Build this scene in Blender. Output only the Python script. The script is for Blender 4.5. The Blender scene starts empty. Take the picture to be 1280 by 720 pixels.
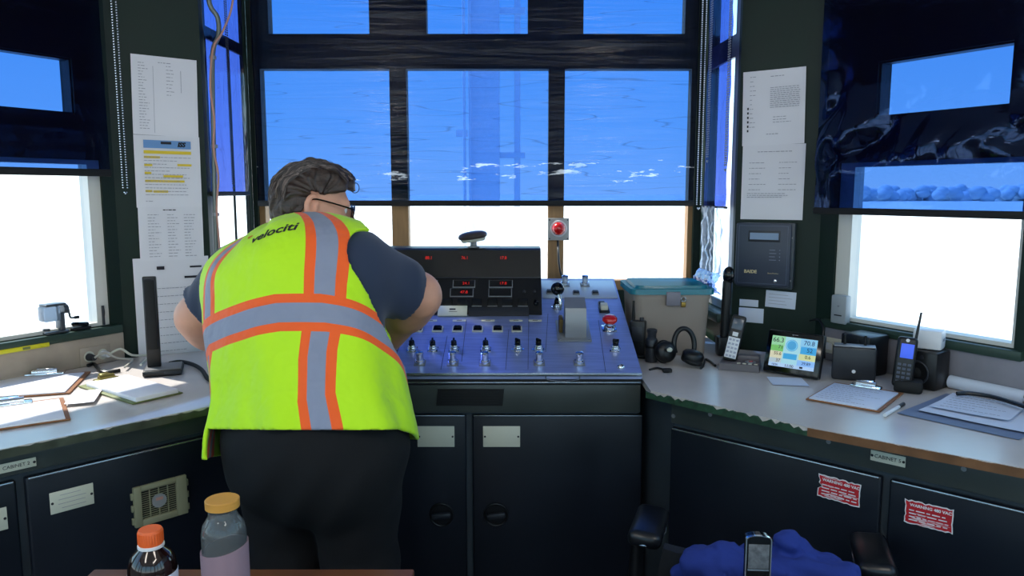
FILL_LEVEL = 16.0
DBG = False
VR = [(.02,.204),(.118,.224),(.214,.255),(.325,.274),(.47,.304),(.56,.31)]
VL = [(.05,-.245),(.139,-.226),(.282,-.176),(.363,-.142),(.507,-.104),(.6,-.09)]
VB = [(-.3,.295),(-.176,.282),(.14,.244),(.255,.214),(.405,.151),(.6,.06)]
import bpy, bmesh, math, random
import numpy as np
from mathutils import Vector, Matrix, noise
from mathutils.bvhtree import BVHTree
random.seed(7)
V = Vector
PI = math.pi
SC = bpy.context.scene
COL = SC.collection
R = math.radians

# ---------------------------------------------------------------- camera
F = 950.0
PITCH = math.atan2(120, 950)
EYE = V((0, 0, 1.5))
FW = V((0, math.cos(PITCH), -math.sin(PITCH)))
UP = V((0, math.sin(PITCH), math.cos(PITCH)))
def ray(px, py):
    return FW + V((1, 0, 0)) * ((px - 640) / F) + UP * ((360 - py) / F)
def W(px, py, Y):
    d = ray(px, py); return EYE + d * (Y / d.y)
def Pz(px, py, z):
    d = ray(px, py); return EYE + d * ((z - EYE.z) / d.z)

class Plane:
    """origin, ux = along, uy = up along the plane, n = outward towards the room"""
    def __init__(s, o, ux, uy):
        s.o = V(o); s.ux = V(ux).normalized(); s.n = s.ux.cross(V(uy)).normalized(); s.uy = s.n.cross(s.ux)
    def hit(s, px, py):
        d = ray(px, py); t = (s.o - EYE).dot(s.n) / d.dot(s.n); return EYE + d * t
    def uv(s, px, py):
        p = s.hit(px, py) - s.o; return (p.dot(s.ux), p.dot(s.uy))
    def pt(s, u, v, d=0):
        return s.o + s.ux * u + s.uy * v + s.n * d
    def M(s, p, spin=0, d=0):
        m = Matrix((s.ux, s.uy, s.n)).transposed().to_4x4()
        if spin: m = m @ Matrix.Rotation(spin, 4, 'Z')
        m.translation = p + s.n * d
        return m
    def off(s, d):
        return Plane(s.o + s.n * d, s.ux, s.uy)

def wallplane(o, ang):
    return Plane((o[0], o[1], 0), (math.cos(ang), math.sin(ang), 0), (0, 0, 1))

# ---------------------------------------------------------------- mesh builder
class G:
    def __init__(s):
        s.v = []; s.f = []; s.mi = []; s.m = 0; s.T = None
    def raw(s, vs, fs):
        b = len(s.v)
        for p in vs:
            p = V(p); s.v.append(s.T @ p if s.T else p)
        for f in fs:
            s.f.append([b + i for i in f]); s.mi.append(s.m)
        return s
    def box(s, c, d, bev=0.0, M=None, seg=2):
        bm = bmesh.new(); bmesh.ops.create_cube(bm, size=1)
        for v in bm.verts: v.co = V((v.co.x * d[0], v.co.y * d[1], v.co.z * d[2]))
        if bev > 0:
            bmesh.ops.bevel(bm, geom=bm.edges[:] , offset=min(bev, min(d) * .49), segments=seg, affect='EDGES', profile=.5)
        c = V(c); bm.verts.index_update()
        vs = [((M @ v.co) if M else v.co) + c for v in bm.verts]
        fs = [[v.index for v in f.verts] for f in bm.faces]
        bm.free(); return s.raw(vs, fs)
    def bb(s, x0, x1, y0, y1, z0, z1, bev=0.0):
        return s.box(((x0 + x1) / 2, (y0 + y1) / 2, (z0 + z1) / 2), (abs(x1 - x0), abs(y1 - y0), abs(z1 - z0)), bev)
    def cyl(s, p0, p1, r0, r1=None, seg=20, caps=True):
        p0 = V(p0); p1 = V(p1); r1 = r0 if r1 is None else r1
        q = (p1 - p0).to_track_quat('Z', 'Y')
        vs = []
        for p, r in ((p0, r0), (p1, r1)):
            for i in range(seg):
                a = 2 * PI * i / seg; vs.append(p + q @ V((r * math.cos(a), r * math.sin(a), 0)))
        fs = [[i, (i + 1) % seg, seg + (i + 1) % seg, seg + i] for i in range(seg)]
        if caps: fs += [list(range(seg))[::-1], list(range(seg, 2 * seg))]
        return s.raw(vs, fs)
    def lathe(s, prof, seg=32, c=(0, 0, 0), caps=True):
        c = V(c); vs = []; fs = []
        for r, z in prof:
            for i in range(seg):
                a = 2 * PI * i / seg; vs.append(c + V((r * math.cos(a), r * math.sin(a), z)))
        n = len(prof)
        for j in range(n - 1):
            for i in range(seg):
                k = (i + 1) % seg
                fs.append([j * seg + i, j * seg + k, (j + 1) * seg + k, (j + 1) * seg + i])
        if caps:
            fs.append(list(range(seg))[::-1]); fs.append([(n - 1) * seg + i for i in range(seg)])
        return s.raw(vs, fs)
    def tube(s, pts, r, seg=8, sm=4, caps=True):
        pts = [V(p) for p in pts]
        if sm > 1 and len(pts) > 2:
            q = []
            n = len(pts)
            for i in range(n - 1):
                a = pts[max(i - 1, 0)]; b = pts[i]; c = pts[i + 1]; d = pts[min(i + 2, n - 1)]
                for k in range(sm):
                    t = k / sm
                    q.append(.5 * ((2 * b) + (c - a) * t + (2 * a - 5 * b + 4 * c - d) * t * t + (3 * b - a - 3 * c + d) * t ** 3))
            q.append(pts[-1]); pts = q
        n = len(pts); vs = []; fs = []
        t0 = (pts[1] - pts[0]).normalized()
        u = t0.orthogonal().normalized()
        for i, p in enumerate(pts):
            t = (pts[min(i + 1, n - 1)] - pts[max(i - 1, 0)]).normalized()
            u = (u - t * u.dot(t)).normalized(); w = t.cross(u)
            rr = r(i / (n - 1)) if callable(r) else r
            for k in range(seg):
                a = 2 * PI * k / seg; vs.append(p + u * (rr * math.cos(a)) + w * (rr * math.sin(a)))
        for i in range(n - 1):
            for k in range(seg):
                m = (k + 1) % seg
                fs.append([i * seg + k, i * seg + m, (i + 1) * seg + m, (i + 1) * seg + k])
        if caps: fs += [list(range(seg))[::-1], [(n - 1) * seg + k for k in range(seg)]]
        return s.raw(vs, fs)
    def prism(s, poly, z0, z1):
        n = len(poly)
        area = sum(poly[i][0] * poly[(i + 1) % n][1] - poly[(i + 1) % n][0] * poly[i][1] for i in range(n))
        if area < 0: poly = poly[::-1]
        vs = [(p[0], p[1], z0) for p in poly] + [(p[0], p[1], z1) for p in poly]
        fs = [list(range(n))[::-1], list(range(n, 2 * n))] + [[i, (i + 1) % n, n + (i + 1) % n, n + i] for i in range(n)]
        return s.raw(vs, fs)
    def sph(s, c, r, seg=24, rings=14):
        c = V(c); r = (r, r, r) if isinstance(r, (int, float)) else r
        vs = [c + V((0, 0, -r[2]))]
        for j in range(1, rings):
            a = -PI / 2 + PI * j / rings
            for i in range(seg):
                b = 2 * PI * i / seg
                vs.append(c + V((r[0] * math.cos(a) * math.cos(b), r[1] * math.cos(a) * math.sin(b), r[2] * math.sin(a))))
        vs.append(c + V((0, 0, r[2])))
        fs = [[0, 1 + (i + 1) % seg, 1 + i] for i in range(seg)]
        for j in range(rings - 2):
            for i in range(seg):
                k = (i + 1) % seg; a = 1 + j * seg
                fs.append([a + i, a + k, a + seg + k, a + seg + i])
        l = len(vs) - 1; a = 1 + (rings - 2) * seg
        fs += [[a + i, a + (i + 1) % seg, l] for i in range(seg)]
        return s.raw(vs, fs)
    def torus(s, c, R_, r, M=None, seg=32, rs=8, sx=1, sy=1):
        c = V(c); vs = []; fs = []
        for i in range(seg):
            a = 2 * PI * i / seg
            for k in range(rs):
                b = 2 * PI * k / rs
                p = V(((R_ * sx + r * math.cos(b)) * math.cos(a), (R_ * sy + r * math.cos(b)) * math.sin(a), r * math.sin(b)))
                vs.append(c + (M @ p if M else p))
        for i in range(seg):
            for k in range(rs):
                i2 = (i + 1) % seg; k2 = (k + 1) % rs
                fs.append([i * rs + k, i2 * rs + k, i2 * rs + k2, i * rs + k2])
        return s.raw(vs, fs)
    def mesh(s, name, mats, smooth=40):
        me = bpy.data.meshes.new(name)
        me.from_pydata([tuple(p) for p in s.v], [], s.f)
        for m in (mats if isinstance(mats, (list, tuple)) else [mats]): me.materials.append(m)
        me.polygons.foreach_set('material_index', s.mi)
        me.update()
        if smooth:
            me.polygons.foreach_set('use_smooth', [True] * len(me.polygons))
            me.set_sharp_from_angle(angle=R(smooth))
        return me

MW = {}
def _link(o, M, parent):
    COL.objects.link(o)
    M = M or Matrix()
    MW[o.name] = M.copy()
    if parent:
        o.parent = parent
        o.matrix_basis = MW[parent.name].inverted() @ M
    else:
        o.matrix_basis = M
    return o
def props(o, label=None, cat=None, group=None, kind=None):
    for k, v in (('label', label), ('category', cat), ('group', group), ('kind', kind)):
        if v: o[k] = v
    return o
def thing(name, M, label, cat, group=None):
    o = bpy.data.objects.new(name, None); o.empty_display_size = .05
    _link(o, M if isinstance(M, Matrix) else Matrix.Translation(M), None)
    return props(o, label, cat, group)
def obj(name, g, mat, M=None, parent=None, label=None, cat=None, group=None, kind=None, smooth=40, rel=False):
    """g in local coordinates; M world placement (or relative to the parent when rel)"""
    me = g if isinstance(g, bpy.types.Mesh) else g.mesh(name, mat, smooth)
    o = bpy.data.objects.new(name, me)
    if M is not None and not isinstance(M, Matrix): M = Matrix.Translation(M)
    M = M or (MW[parent.name] if (parent and rel) else Matrix())
    if rel and parent and M is not MW[parent.name]: M = MW[parent.name] @ M
    _link(o, M, parent)
    return props(o, label, cat, group, kind)
def part(name, g, mat, parent, M=None, **k):
    """a child whose mesh is in its parent's coordinates, optionally moved by M"""
    return obj(name, g, mat, M, parent, rel=True, **k)
def struct(name, g, mat, M=None, parent=None, smooth=40):
    return obj(name, g, mat, M, parent, kind=None if parent else 'structure', smooth=smooth)
def text_mesh(name, s, size, mat, align='CENTER', ext=0.0004, shear=0, bold=0, sx=1):
    cu = bpy.data.curves.new(name, 'FONT'); cu.body = s; cu.size = size; cu.align_x = align; cu.align_y = 'CENTER'
    cu.extrude = ext; cu.shear = shear; cu.offset = bold; cu.resolution_u = 3
    o = bpy.data.objects.new(name, cu); COL.objects.link(o)
    dg = bpy.context.evaluated_depsgraph_get()
    me = bpy.data.meshes.new_from_object(o.evaluated_get(dg))
    bpy.data.objects.remove(o); bpy.data.curves.remove(cu)
    me.materials.clear(); me.materials.append(mat); me.name = name
    if sx != 1:
        for v in me.vertices: v.co.x *= sx
    return me

# ---------------------------------------------------------------- materials
def lin(c):
    c = c.lstrip('#'); o = []
    for i in (0, 2, 4):
        x = int(c[i:i + 2], 16) / 255
        o.append(x / 12.92 if x <= .04045 else ((x + .055) / 1.055) ** 2.4)
    return (*o, 1)
MATS = {}
def mat(name, col, rough=.5, metal=0, bump=0, bscale=200, vary=0, vscale=8, spec=.5, stretch=(1, 1, 1), coat=0, emit=None, es=0, trans=0, ior=1.45, sheen=0, subs=0):
    if name in MATS: return MATS[name]
    m = bpy.data.materials.new(name); m.use_nodes = True; nt = m.node_tree; N = nt.nodes; L = nt.links
    b = N['Principled BSDF']
    c = lin(col) if isinstance(col, str) else (*col, 1)
    b.inputs['Base Color'].default_value = c
    b.inputs['Roughness'].default_value = rough; b.inputs['Metallic'].default_value = metal
    b.inputs['Specular IOR Level'].default_value = spec; b.inputs['Coat Weight'].default_value = coat
    b.inputs['Transmission Weight'].default_value = trans; b.inputs['IOR'].default_value = ior
    b.inputs['Sheen Weight'].default_value = sheen
    b.inputs['Subsurface Weight'].default_value = subs
    if subs: b.inputs['Subsurface Radius'].default_value = (.01, .004, .002)
    if emit: b.inputs['Emission Color'].default_value = lin(emit); b.inputs['Emission Strength'].default_value = es
    if bump or vary:
        tc = N.new('ShaderNodeTexCoord'); mp = N.new('ShaderNodeMapping'); mp.inputs['Scale'].default_value = stretch
        L.new(tc.outputs['Object'], mp.inputs['Vector'])
    if bump:
        n = N.new('ShaderNodeTexNoise'); n.inputs['Scale'].default_value = bscale; n.inputs['Detail'].default_value = 3
        bp = N.new('ShaderNodeBump'); bp.inputs['Strength'].default_value = bump; bp.inputs['Distance'].default_value = .002
        L.new(mp.outputs[0], n.inputs['Vector']); L.new(n.outputs[0], bp.inputs['Height']); L.new(bp.outputs[0], b.inputs['Normal'])
    if vary:
        n = N.new('ShaderNodeTexNoise'); n.inputs['Scale'].default_value = vscale; n.inputs['Detail'].default_value = 4
        mr = N.new('ShaderNodeMapRange'); mr.inputs[1].default_value = .3; mr.inputs[2].default_value = .7; mr.inputs[3].default_value = 1 - vary; mr.inputs[4].default_value = 1 + vary
        mx = N.new('ShaderNodeMix'); mx.data_type = 'RGBA'; mx.blend_type = 'MULTIPLY'; mx.inputs[0].default_value = 1
        mx.inputs['A'].default_value = c
        L.new(mp.outputs[0], n.inputs['Vector']); L.new(n.outputs[0], mr.inputs[0]); L.new(mr.outputs[0], mx.inputs['B']); L.new(mx.outputs['Result'], b.inputs['Base Color'])
        m2 = N.new('ShaderNodeMapRange'); m2.inputs[3].default_value = max(0, rough - vary * .4); m2.inputs[4].default_value = min(1, rough + vary * .4)
        L.new(n.outputs[0], m2.inputs[0]); L.new(m2.outputs[0], b.inputs['Roughness'])
    MATS[name] = m
    return m
def film_mat(name, tint, gloss=.05, bscale=6, bdist=.01, stretch=(1, 1, 1), crease=.0, haze=0.0, hazecol=(1, 1, 1), grough=.12, gcol=(1, 1, 1), glint=0, thr=.62):
    m = bpy.data.materials.new(name); m.use_nodes = True; nt = m.node_tree; N = nt.nodes; L = nt.links
    N.remove(N['Principled BSDF']); out = N['Material Output']
    tc = N.new('ShaderNodeTexCoord'); mp = N.new('ShaderNodeMapping'); mp.inputs['Scale'].default_value = stretch
    L.new(tc.outputs['Object'], mp.inputs['Vector'])
    n = N.new('ShaderNodeTexNoise'); n.inputs['Scale'].default_value = bscale; n.inputs['Detail'].default_value = 4; n.inputs['Distortion'].default_value = .6
    L.new(mp.outputs[0], n.inputs['Vector'])
    bp = N.new('ShaderNodeBump'); bp.inputs['Distance'].default_value = bdist; L.new(n.outputs[0], bp.inputs['Height'])
    tr = N.new('ShaderNodeBsdfTransparent'); tr.inputs[0].default_value = (*tint, 1)
    if crease:
        wv = N.new('ShaderNodeTexNoise'); wv.inputs['Scale'].default_value = bscale * .8; wv.inputs['Detail'].default_value = 1.5; L.new(mp.outputs[0], wv.inputs['Vector'])
        s1 = N.new('ShaderNodeMath'); s1.operation = 'PINGPONG'; s1.inputs[1].default_value = .09; L.new(wv.outputs[0], s1.inputs[0])
        mr = N.new('ShaderNodeMapRange'); mr.inputs[1].default_value = 0; mr.inputs[2].default_value = .006; mr.inputs[3].default_value = 1 - crease; mr.inputs[4].default_value = 1
        L.new(s1.outputs[0], mr.inputs[0])
        mx = N.new('ShaderNodeMix'); mx.data_type = 'RGBA'; mx.blend_type = 'MULTIPLY'; mx.inputs[0].default_value = 1; mx.inputs['A'].default_value = (*tint, 1)
        L.new(mr.outputs[0], mx.inputs['B']); L.new(mx.outputs['Result'], tr.inputs[0])
    gl = N.new('ShaderNodeBsdfGlossy'); gl.inputs['Color'].default_value = (*gcol, 1); gl.inputs['Roughness'].default_value = grough; L.new(bp.outputs[0], gl.inputs['Normal'])
    lw = N.new('ShaderNodeLayerWeight'); lw.inputs['Blend'].default_value = .3; L.new(bp.outputs[0], lw.inputs['Normal'])
    mr = N.new('ShaderNodeMapRange'); mr.inputs[3].default_value = gloss; mr.inputs[4].default_value = min(1, gloss * 5); L.new(lw.outputs['Fresnel'], mr.inputs[0])
    mix = N.new('ShaderNodeMixShader'); L.new(mr.outputs[0], mix.inputs[0]); L.new(tr.outputs[0], mix.inputs[1]); L.new(gl.outputs[0], mix.inputs[2])
    last = mix
    if haze:
        df = N.new('ShaderNodeBsdfDiffuse'); df.inputs[0].default_value = (*hazecol, 1)
        mix2 = N.new('ShaderNodeMixShader'); mix2.inputs[0].default_value = haze
        L.new(last.outputs[0], mix2.inputs[1]); L.new(df.outputs[0], mix2.inputs[2]); last = mix2
    if glint:
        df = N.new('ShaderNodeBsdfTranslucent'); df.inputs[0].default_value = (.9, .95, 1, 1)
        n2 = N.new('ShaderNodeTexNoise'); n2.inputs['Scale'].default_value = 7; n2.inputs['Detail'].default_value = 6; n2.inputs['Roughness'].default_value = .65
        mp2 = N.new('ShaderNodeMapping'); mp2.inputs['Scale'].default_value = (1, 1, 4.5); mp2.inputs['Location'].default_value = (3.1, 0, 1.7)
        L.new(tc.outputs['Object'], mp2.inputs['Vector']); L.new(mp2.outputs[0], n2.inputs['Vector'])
        # painted white wrinkle glints fill a band between two heights of the sheet
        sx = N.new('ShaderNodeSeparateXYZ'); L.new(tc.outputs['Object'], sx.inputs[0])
        h1 = N.new('ShaderNodeMapRange'); h1.inputs[1].default_value = glint - .19; h1.inputs[2].default_value = glint - .1; h1.inputs[3].default_value = 0; h1.inputs[4].default_value = 1
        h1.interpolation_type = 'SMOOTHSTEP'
        h2 = N.new('ShaderNodeMapRange'); h2.inputs[1].default_value = glint - .03; h2.inputs[2].default_value = glint + .08; h2.inputs[3].default_value = 1; h2.inputs[4].default_value = 0
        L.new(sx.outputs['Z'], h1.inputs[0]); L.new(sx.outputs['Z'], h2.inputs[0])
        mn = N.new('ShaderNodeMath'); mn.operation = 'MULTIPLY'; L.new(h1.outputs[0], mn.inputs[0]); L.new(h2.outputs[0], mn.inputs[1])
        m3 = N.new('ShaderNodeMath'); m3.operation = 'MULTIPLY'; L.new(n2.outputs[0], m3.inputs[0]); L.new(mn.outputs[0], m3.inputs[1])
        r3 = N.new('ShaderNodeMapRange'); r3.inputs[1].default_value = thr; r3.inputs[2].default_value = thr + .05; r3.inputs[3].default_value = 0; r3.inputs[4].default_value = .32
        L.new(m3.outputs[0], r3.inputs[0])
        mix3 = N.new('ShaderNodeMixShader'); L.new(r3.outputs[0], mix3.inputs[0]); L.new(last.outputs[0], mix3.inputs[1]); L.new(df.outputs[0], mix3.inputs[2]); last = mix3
    L.new(last.outputs[0], out.inputs[0])
    return m

M_WALL = mat('dark green paint', '#0a2018', .5, spec=.35, bump=.15, bscale=60, vary=.15)
M_FRAME = mat('dark frame paint', '#121a18', .4, vary=.15)
M_WOOD = mat('window wood', '#a07a50', .6, vary=.12, vscale=14, stretch=(6, 6, .6))
M_SILL = mat('sill green paint', '#2a3d33', .4, vary=.15)
M_BEIGE = mat('beige board', '#a89a8a', .6, bump=.2, bscale=30, vary=.18)
M_GREYB = mat('grey board', '#85828a', .6, bump=.2, bscale=30, vary=.15)
M_WHITEFR = mat('white window frame', '#d6d4cc', .5)
M_BLACK = mat('black plastic', '#0d0e11', .38, bump=.05, bscale=400)
M_BLKM = mat('matte black', '#08090b', .7)
M_BLKG = mat('gloss black', '#06070a', .12)
M_DKGREY = mat('dark grey plastic', '#23262d', .4)
M_CAB = mat('dark cabinet steel', '#10151f', .34, spec=.5, bump=.06, bscale=90, vary=.18, vscale=5)
M_CABG = mat('grey cabinet steel', '#3a424a', .4, vary=.15, vscale=6)
M_APRON = mat('grey green apron steel', '#3a403f', .33, vary=.15, vscale=6)
M_EDGE = mat('bright steel edge', '#8d949c', .25, metal=.8)
M_PANEL = mat('brushed panel steel', '#97a3cc', .36, metal=.55, vary=.12, vscale=10, stretch=(1, 12, 1))
M_PLATE = mat('light aluminium plate', '#c2ced8', .35, metal=.25)
M_STEEL = mat('grey painted steel', '#8a8c90', .4, metal=.4)
M_CHROME = mat('chrome', '#d9dbe0', .12, metal=1)
M_LABEL = mat('cream label plate', '#c9c8b8', .5)
M_WHITE = mat('white plastic', '#dcdde0', .4)
M_PAPER = mat('white paper', '#dfdde2', .8, vary=.03, vscale=3)
M_PAPER2 = mat('blue white paper', '#cfd6e6', .8)
M_INK = mat('grey ink', '#8f8f98', .9)
M_INKD = mat('black ink', '#25252b', .8)
M_YELLOWINK = mat('yellow highlighter', '#e2c43c', .8)
M_BLUEINK = mat('blue header print', '#6a93c4', .7)
M_REDLED = mat('red digits', '#400404', .5, emit='#ff2418', es=.55)
M_REDLENS = mat('red lens', '#c41a1c', .18, coat=.6)
M_TOP = mat('grey white laminate', '#c4bcb8', .25, vary=.06, vscale=4)
M_TOPED = mat('worktop edge', '#3c4a42', .5, vary=.3, vscale=30)
M_BROWN = mat('brown wood edge', '#6d4a2e', .5, vary=.25, vscale=20)
M_TABLE = mat('brown table wood', '#6e3f2a', .3, vary=.2, vscale=5, stretch=(.6, 6, 1))
M_REDST = mat('red sticker', '#b8202a', .5, vary=.1)
M_CLIPB = mat('brown hardboard', '#8a5a36', .6, vary=.15, vscale=30)
M_OLIVE = mat('olive clipboard', '#6a7040', .5)
M_FLOOR = mat('grey floor', '#4a4c50', .5, vary=.15)
M_CEIL = mat('ceiling paint', '#c4c4c0', .8)
M_BACKW = mat('rear wall paint', '#a9aca8', .8)
M_NAVY = mat('navy cotton', '#26324a', .85, bump=.3, bscale=900, sheen=.2)
M_TROUS = mat('black trousers', '#06070b', .9, bump=.3, bscale=700)
M_SKIN = mat('skin', '#d39a80', .5, subs=.08, bump=.1, bscale=300, vary=.05, vscale=30)
M_HAIR = mat('brown grey hair', '#33251f', .42, bump=.5, bscale=120, vary=.6, vscale=70, stretch=(1, 1, 3))
def glass_pane():
    m = bpy.data.materials.new('window glass'); m.use_nodes = True; nt = m.node_tree; N = nt.nodes; L = nt.links
    N.remove(N['Principled BSDF'])
    t = N.new('ShaderNodeBsdfTransparent'); t.inputs[0].default_value = (.93, .95, .95, 1)
    g = N.new('ShaderNodeBsdfGlossy'); g.inputs['Roughness'].default_value = .02
    fr = N.new('ShaderNodeFresnel'); fr.inputs[0].default_value = 1.45
    x = N.new('ShaderNodeMixShader'); L.new(fr.outputs[0], x.inputs[0]); L.new(t.outputs[0], x.inputs[1]); L.new(g.outputs[0], x.inputs[2]); L.new(x.outputs[0], N['Material Output'].inputs[0])
    return m
M_GLASS = glass_pane()
def milky(name, col, clear, back=.6, gloss=.06):
    m = bpy.data.materials.new(name); m.use_nodes = True; nt = m.node_tree; N = nt.nodes; L = nt.links; N.remove(N['Principled BSDF'])
    d = N.new('ShaderNodeBsdfDiffuse'); t = N.new('ShaderNodeBsdfTranslucent'); tr = N.new('ShaderNodeBsdfTransparent'); g = N.new('ShaderNodeBsdfGlossy'); g.inputs['Roughness'].default_value = .25
    d.inputs[0].default_value = lin(col); t.inputs[0].default_value = lin(col); tr.inputs[0].default_value = lin(col)
    def mix(a, b, f):
        x = N.new('ShaderNodeMixShader'); x.inputs[0].default_value = f; L.new(a.outputs[0], x.inputs[1]); L.new(b.outputs[0], x.inputs[2]); return x
    L.new(mix(mix(mix(d, t, back), tr, clear), g, gloss).outputs[0], N['Material Output'].inputs[0])
    return m
# ================================================================ setting
ZC = 0.92                                        # worktop height
PF = wallplane((-1.10, 3.25), 0)
PRC = Plane((.8216, 2.808, 0), (.862, -.507, 0), (0, 0, 1))
PR = Plane((1.076, 2.658, 0), (.5, -.866, 0), (0, 0, 1))
PLC = Plane((-1.363, 2.63, 0), (.856, .517, 0), (0, 0, 1))
PL = Plane((-1.363, 2.63, 0), (.5, .866, 0), (0, 0, 1))
PBL = Plane((-1.108, 2.784, 0), (.017, 1, 0), (0, 0, 1))
PBR = Plane((.80, 3.25, 0), (.049, -1, 0), (0, 0, 1))

def grid_slab(s0, s1, z0, z1, holes, d0, d1):
    """slab in (s, depth, z) local coords: X = s, Y = -n (outwards), Z = up; holes cut right through"""
    xs = sorted({s0, s1, *[h[0] for h in holes], *[h[1] for h in holes]}); zs = sorted({z0, z1, *[h[2] for h in holes], *[h[3] for h in holes]})
    xs = [x for x in xs if s0 <= x <= s1]; zs = [z for z in zs if z0 <= z <= z1]
    def solid(i, j):
        if not (0 <= i < len(xs) - 1 and 0 <= j < len(zs) - 1): return False
        cx = (xs[i] + xs[i + 1]) / 2; cz = (zs[j] + zs[j + 1]) / 2
        return not any(h[0] < cx < h[1] and h[2] < cz < h[3] for h in holes)
    g = G()
    for i in range(len(xs) - 1):
        for j in range(len(zs) - 1):
            if not solid(i, j): continue
            a, b, c, d = xs[i], xs[i + 1], zs[j], zs[j + 1]
            g.raw([(a, d0, c), (b, d0, c), (b, d0, d), (a, d0, d)], [[0, 1, 2, 3]])
            g.raw([(a, d1, c), (b, d1, c), (b, d1, d), (a, d1, d)], [[3, 2, 1, 0]])
            if not solid(i - 1, j): g.raw([(a, d0, c), (a, d0, d), (a, d1, d), (a, d1, c)], [[0, 1, 2, 3]])
            if not solid(i + 1, j): g.raw([(b, d0, c), (b, d1, c), (b, d1, d), (b, d0, d)], [[0, 1, 2, 3]])
            if not solid(i, j - 1): g.raw([(a, d0, c), (a, d1, c), (b, d1, c), (b, d0, c)], [[0, 1, 2, 3]])
            if not solid(i, j + 1): g.raw([(a, d0, d), (b, d0, d), (b, d1, d), (a, d1, d)], [[0, 1, 2, 3]])
    return g
def PM(p):          # wall frame: X along, Y outwards, Z up
    m = Matrix((p.ux, -p.n, V((0, 0, 1)))).transposed().to_4x4(); m.translation = p.o; return m
def wall(name, p, s0, s1, holes, m=M_WALL, th=.12, z0=0, z1=2.7):
    return struct(name, grid_slab(s0, s1, z0, z1, holes, 0, th), m, PM(p), smooth=0)
def window(name, p, hole, panes, m, d0=.03, d1=.09, glass=True):
    w = struct(name, grid_slab(hole[0], hole[1], hole[2], hole[3], panes, d0, d1), m, PM(p), smooth=0)
    if glass:
        g = G(); y = (d0 + d1) / 2 + .005
        for a, b, c, d in panes: g.bb(a, b, y, y + .004, c, d)
        g2 = G()
        for a, b, c, d in panes: g2.raw([(a, y, c), (b, y, c), (b, y, d), (a, y, d)], [[0, 1, 2, 3]])
        obj('glass_pane', g2, M_GLASS, PM(p), w)
    return w
def S(p, px, py): return p.uv(px, py)[0]
def Z(p, px, py): return p.uv(px, py)[1]

# front
fh = (S(PF, 320, 200), S(PF, 869, 200), 1.08, 2.55)
zt = Z(PF, 600, 41); zl = Z(PF, 600, 85)
panes = [(S(PF, a, 20), S(PF, b, 20), zt, 2.48) for a, b in ((333, 460), (532, 660), (730, 858))] + \
        [(S(PF, a, 170), S(PF, b, 170), 1.12, zl) for a, b in ((326, 487), (508, 686), (706, 864))]
wall('wall_front', PF, 0, 1.90, [fh])
window('window_1', PF, fh, panes, M_WOOD, .02, .08)
# bay sides
bh = (.03, .43, 1.05, 2.55)
z_a, z_b = Z(PBL, 292, 64), Z(PBL, 292, 50)
m1 = S(PBL, 297, 280)
wall('wall_bay_left', PBL, 0, .466, [bh], th=.018)
window('window_2', PBL, bh, [(.06, m1 - .002, 1.08, z_a), (m1 + .002, .42, 1.08, z_a), (.06, .42, z_b, 2.5)], M_FRAME, .003, .012)
z_a, z_b = Z(PBR, 893, 84), Z(PBR, 893, 58)
wall('wall_bay_right', PBR, 0, .4426, [(.04, .42, 1.05, 2.55)], th=.05)
window('window_3', PBR, (.04, .42, 1.05, 2.55), [(.05, .372, 1.08, z_a), (.05, .372, z_b, 2.5)], M_STEEL, .003, .014)
# columns carrying the notices
wall('wall_column_left', PLC, 0, .298, [], th=.12)
wall('wall_column_right', PRC, 0, .297, [], th=.12)
# side walls
ru = (S(PR, 1097, 100), S(PR, 1264, 100), Z(PR, 1180, 139), Z(PR, 1180, 64))
zs_r = Z(PR, 1170, 420)
rl = (S(PR, 1043, 330), S(PR, 1276, 330), zs_r, Z(PR, 1180, 199))
wall('wall_right', PR, 0, 1.75, [ru, rl, (1.0, 1.6, zs_r, 2.4)], th=.07)
window('window_4', PR, rl, [(S(PR, 1060, 330), rl[1] - .012, rl[2] + .012, rl[3] - .015)], M_WHITEFR, .01, .06)
window('window_5', PR, ru, [(ru[0] + .006, ru[1] - .004, ru[2] + .006, ru[3] - .006)], M_FRAME, .01, .05)
zs_l = Z(PL, 60, 418)
lu = (S(PL, -170, 100), S(PL.off(-.05), 80, 100), Z(PL, 40, 138), Z(PL, 40, 65))
ll = (S(PL, -220, 330), S(PL, 134, 330), zs_l, Z(PL, 60, 198))
wall('wall_left', PL, -1.75, 0, [lu, ll, (-1.6, ll[0] - .15, zs_l, 2.4)], th=.07)
window('window_6', PL, ll, [(ll[0] + .02, S(PL, 119, 330), ll[2] + .012, ll[3] - .015)], M_WHITEFR, .01, .06)
window('window_7', PL, lu, [(lu[0] + .006, lu[1] - .004, lu[2] + .006, lu[3] - .006)], M_FRAME, .01, .05)
# rear part of the cab, behind the camera: open glazed sides
RR = PR.pt(1.75, 0); LR = PL.pt(-1.75, 0)
YB = -2.3
PRR = Plane((RR.x, RR.y, 0), (0, -1, 0), (0, 0, 1)); PLR = Plane((LR.x, YB, 0), (0, 1, 0), (0, 0, 1)); PB = Plane((RR.x, YB, 0), (-1, 0, 0), (0, 0, 1))
lr = RR.y - YB; lb = RR.x - LR.x; ll_ = LR.y - YB
def rear(name, wname, p, L_):
    n = 3; hs = [(.1 + i * (L_ - .1) / n, (i + 1) * (L_ - .1) / n, .95, 2.45) for i in range(n)]
    wall(name, p, 0, L_, hs, M_BACKW)
    window(wname, p, (.1, L_ - .1, .95, 2.45), hs, M_WHITEFR, .04, .09)
rear('wall_rear_right', 'window_8', PRR, lr); rear('wall_rear', 'window_9', PB, lb); rear('wall_rear_left', 'window_10', PLR, ll_)
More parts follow.
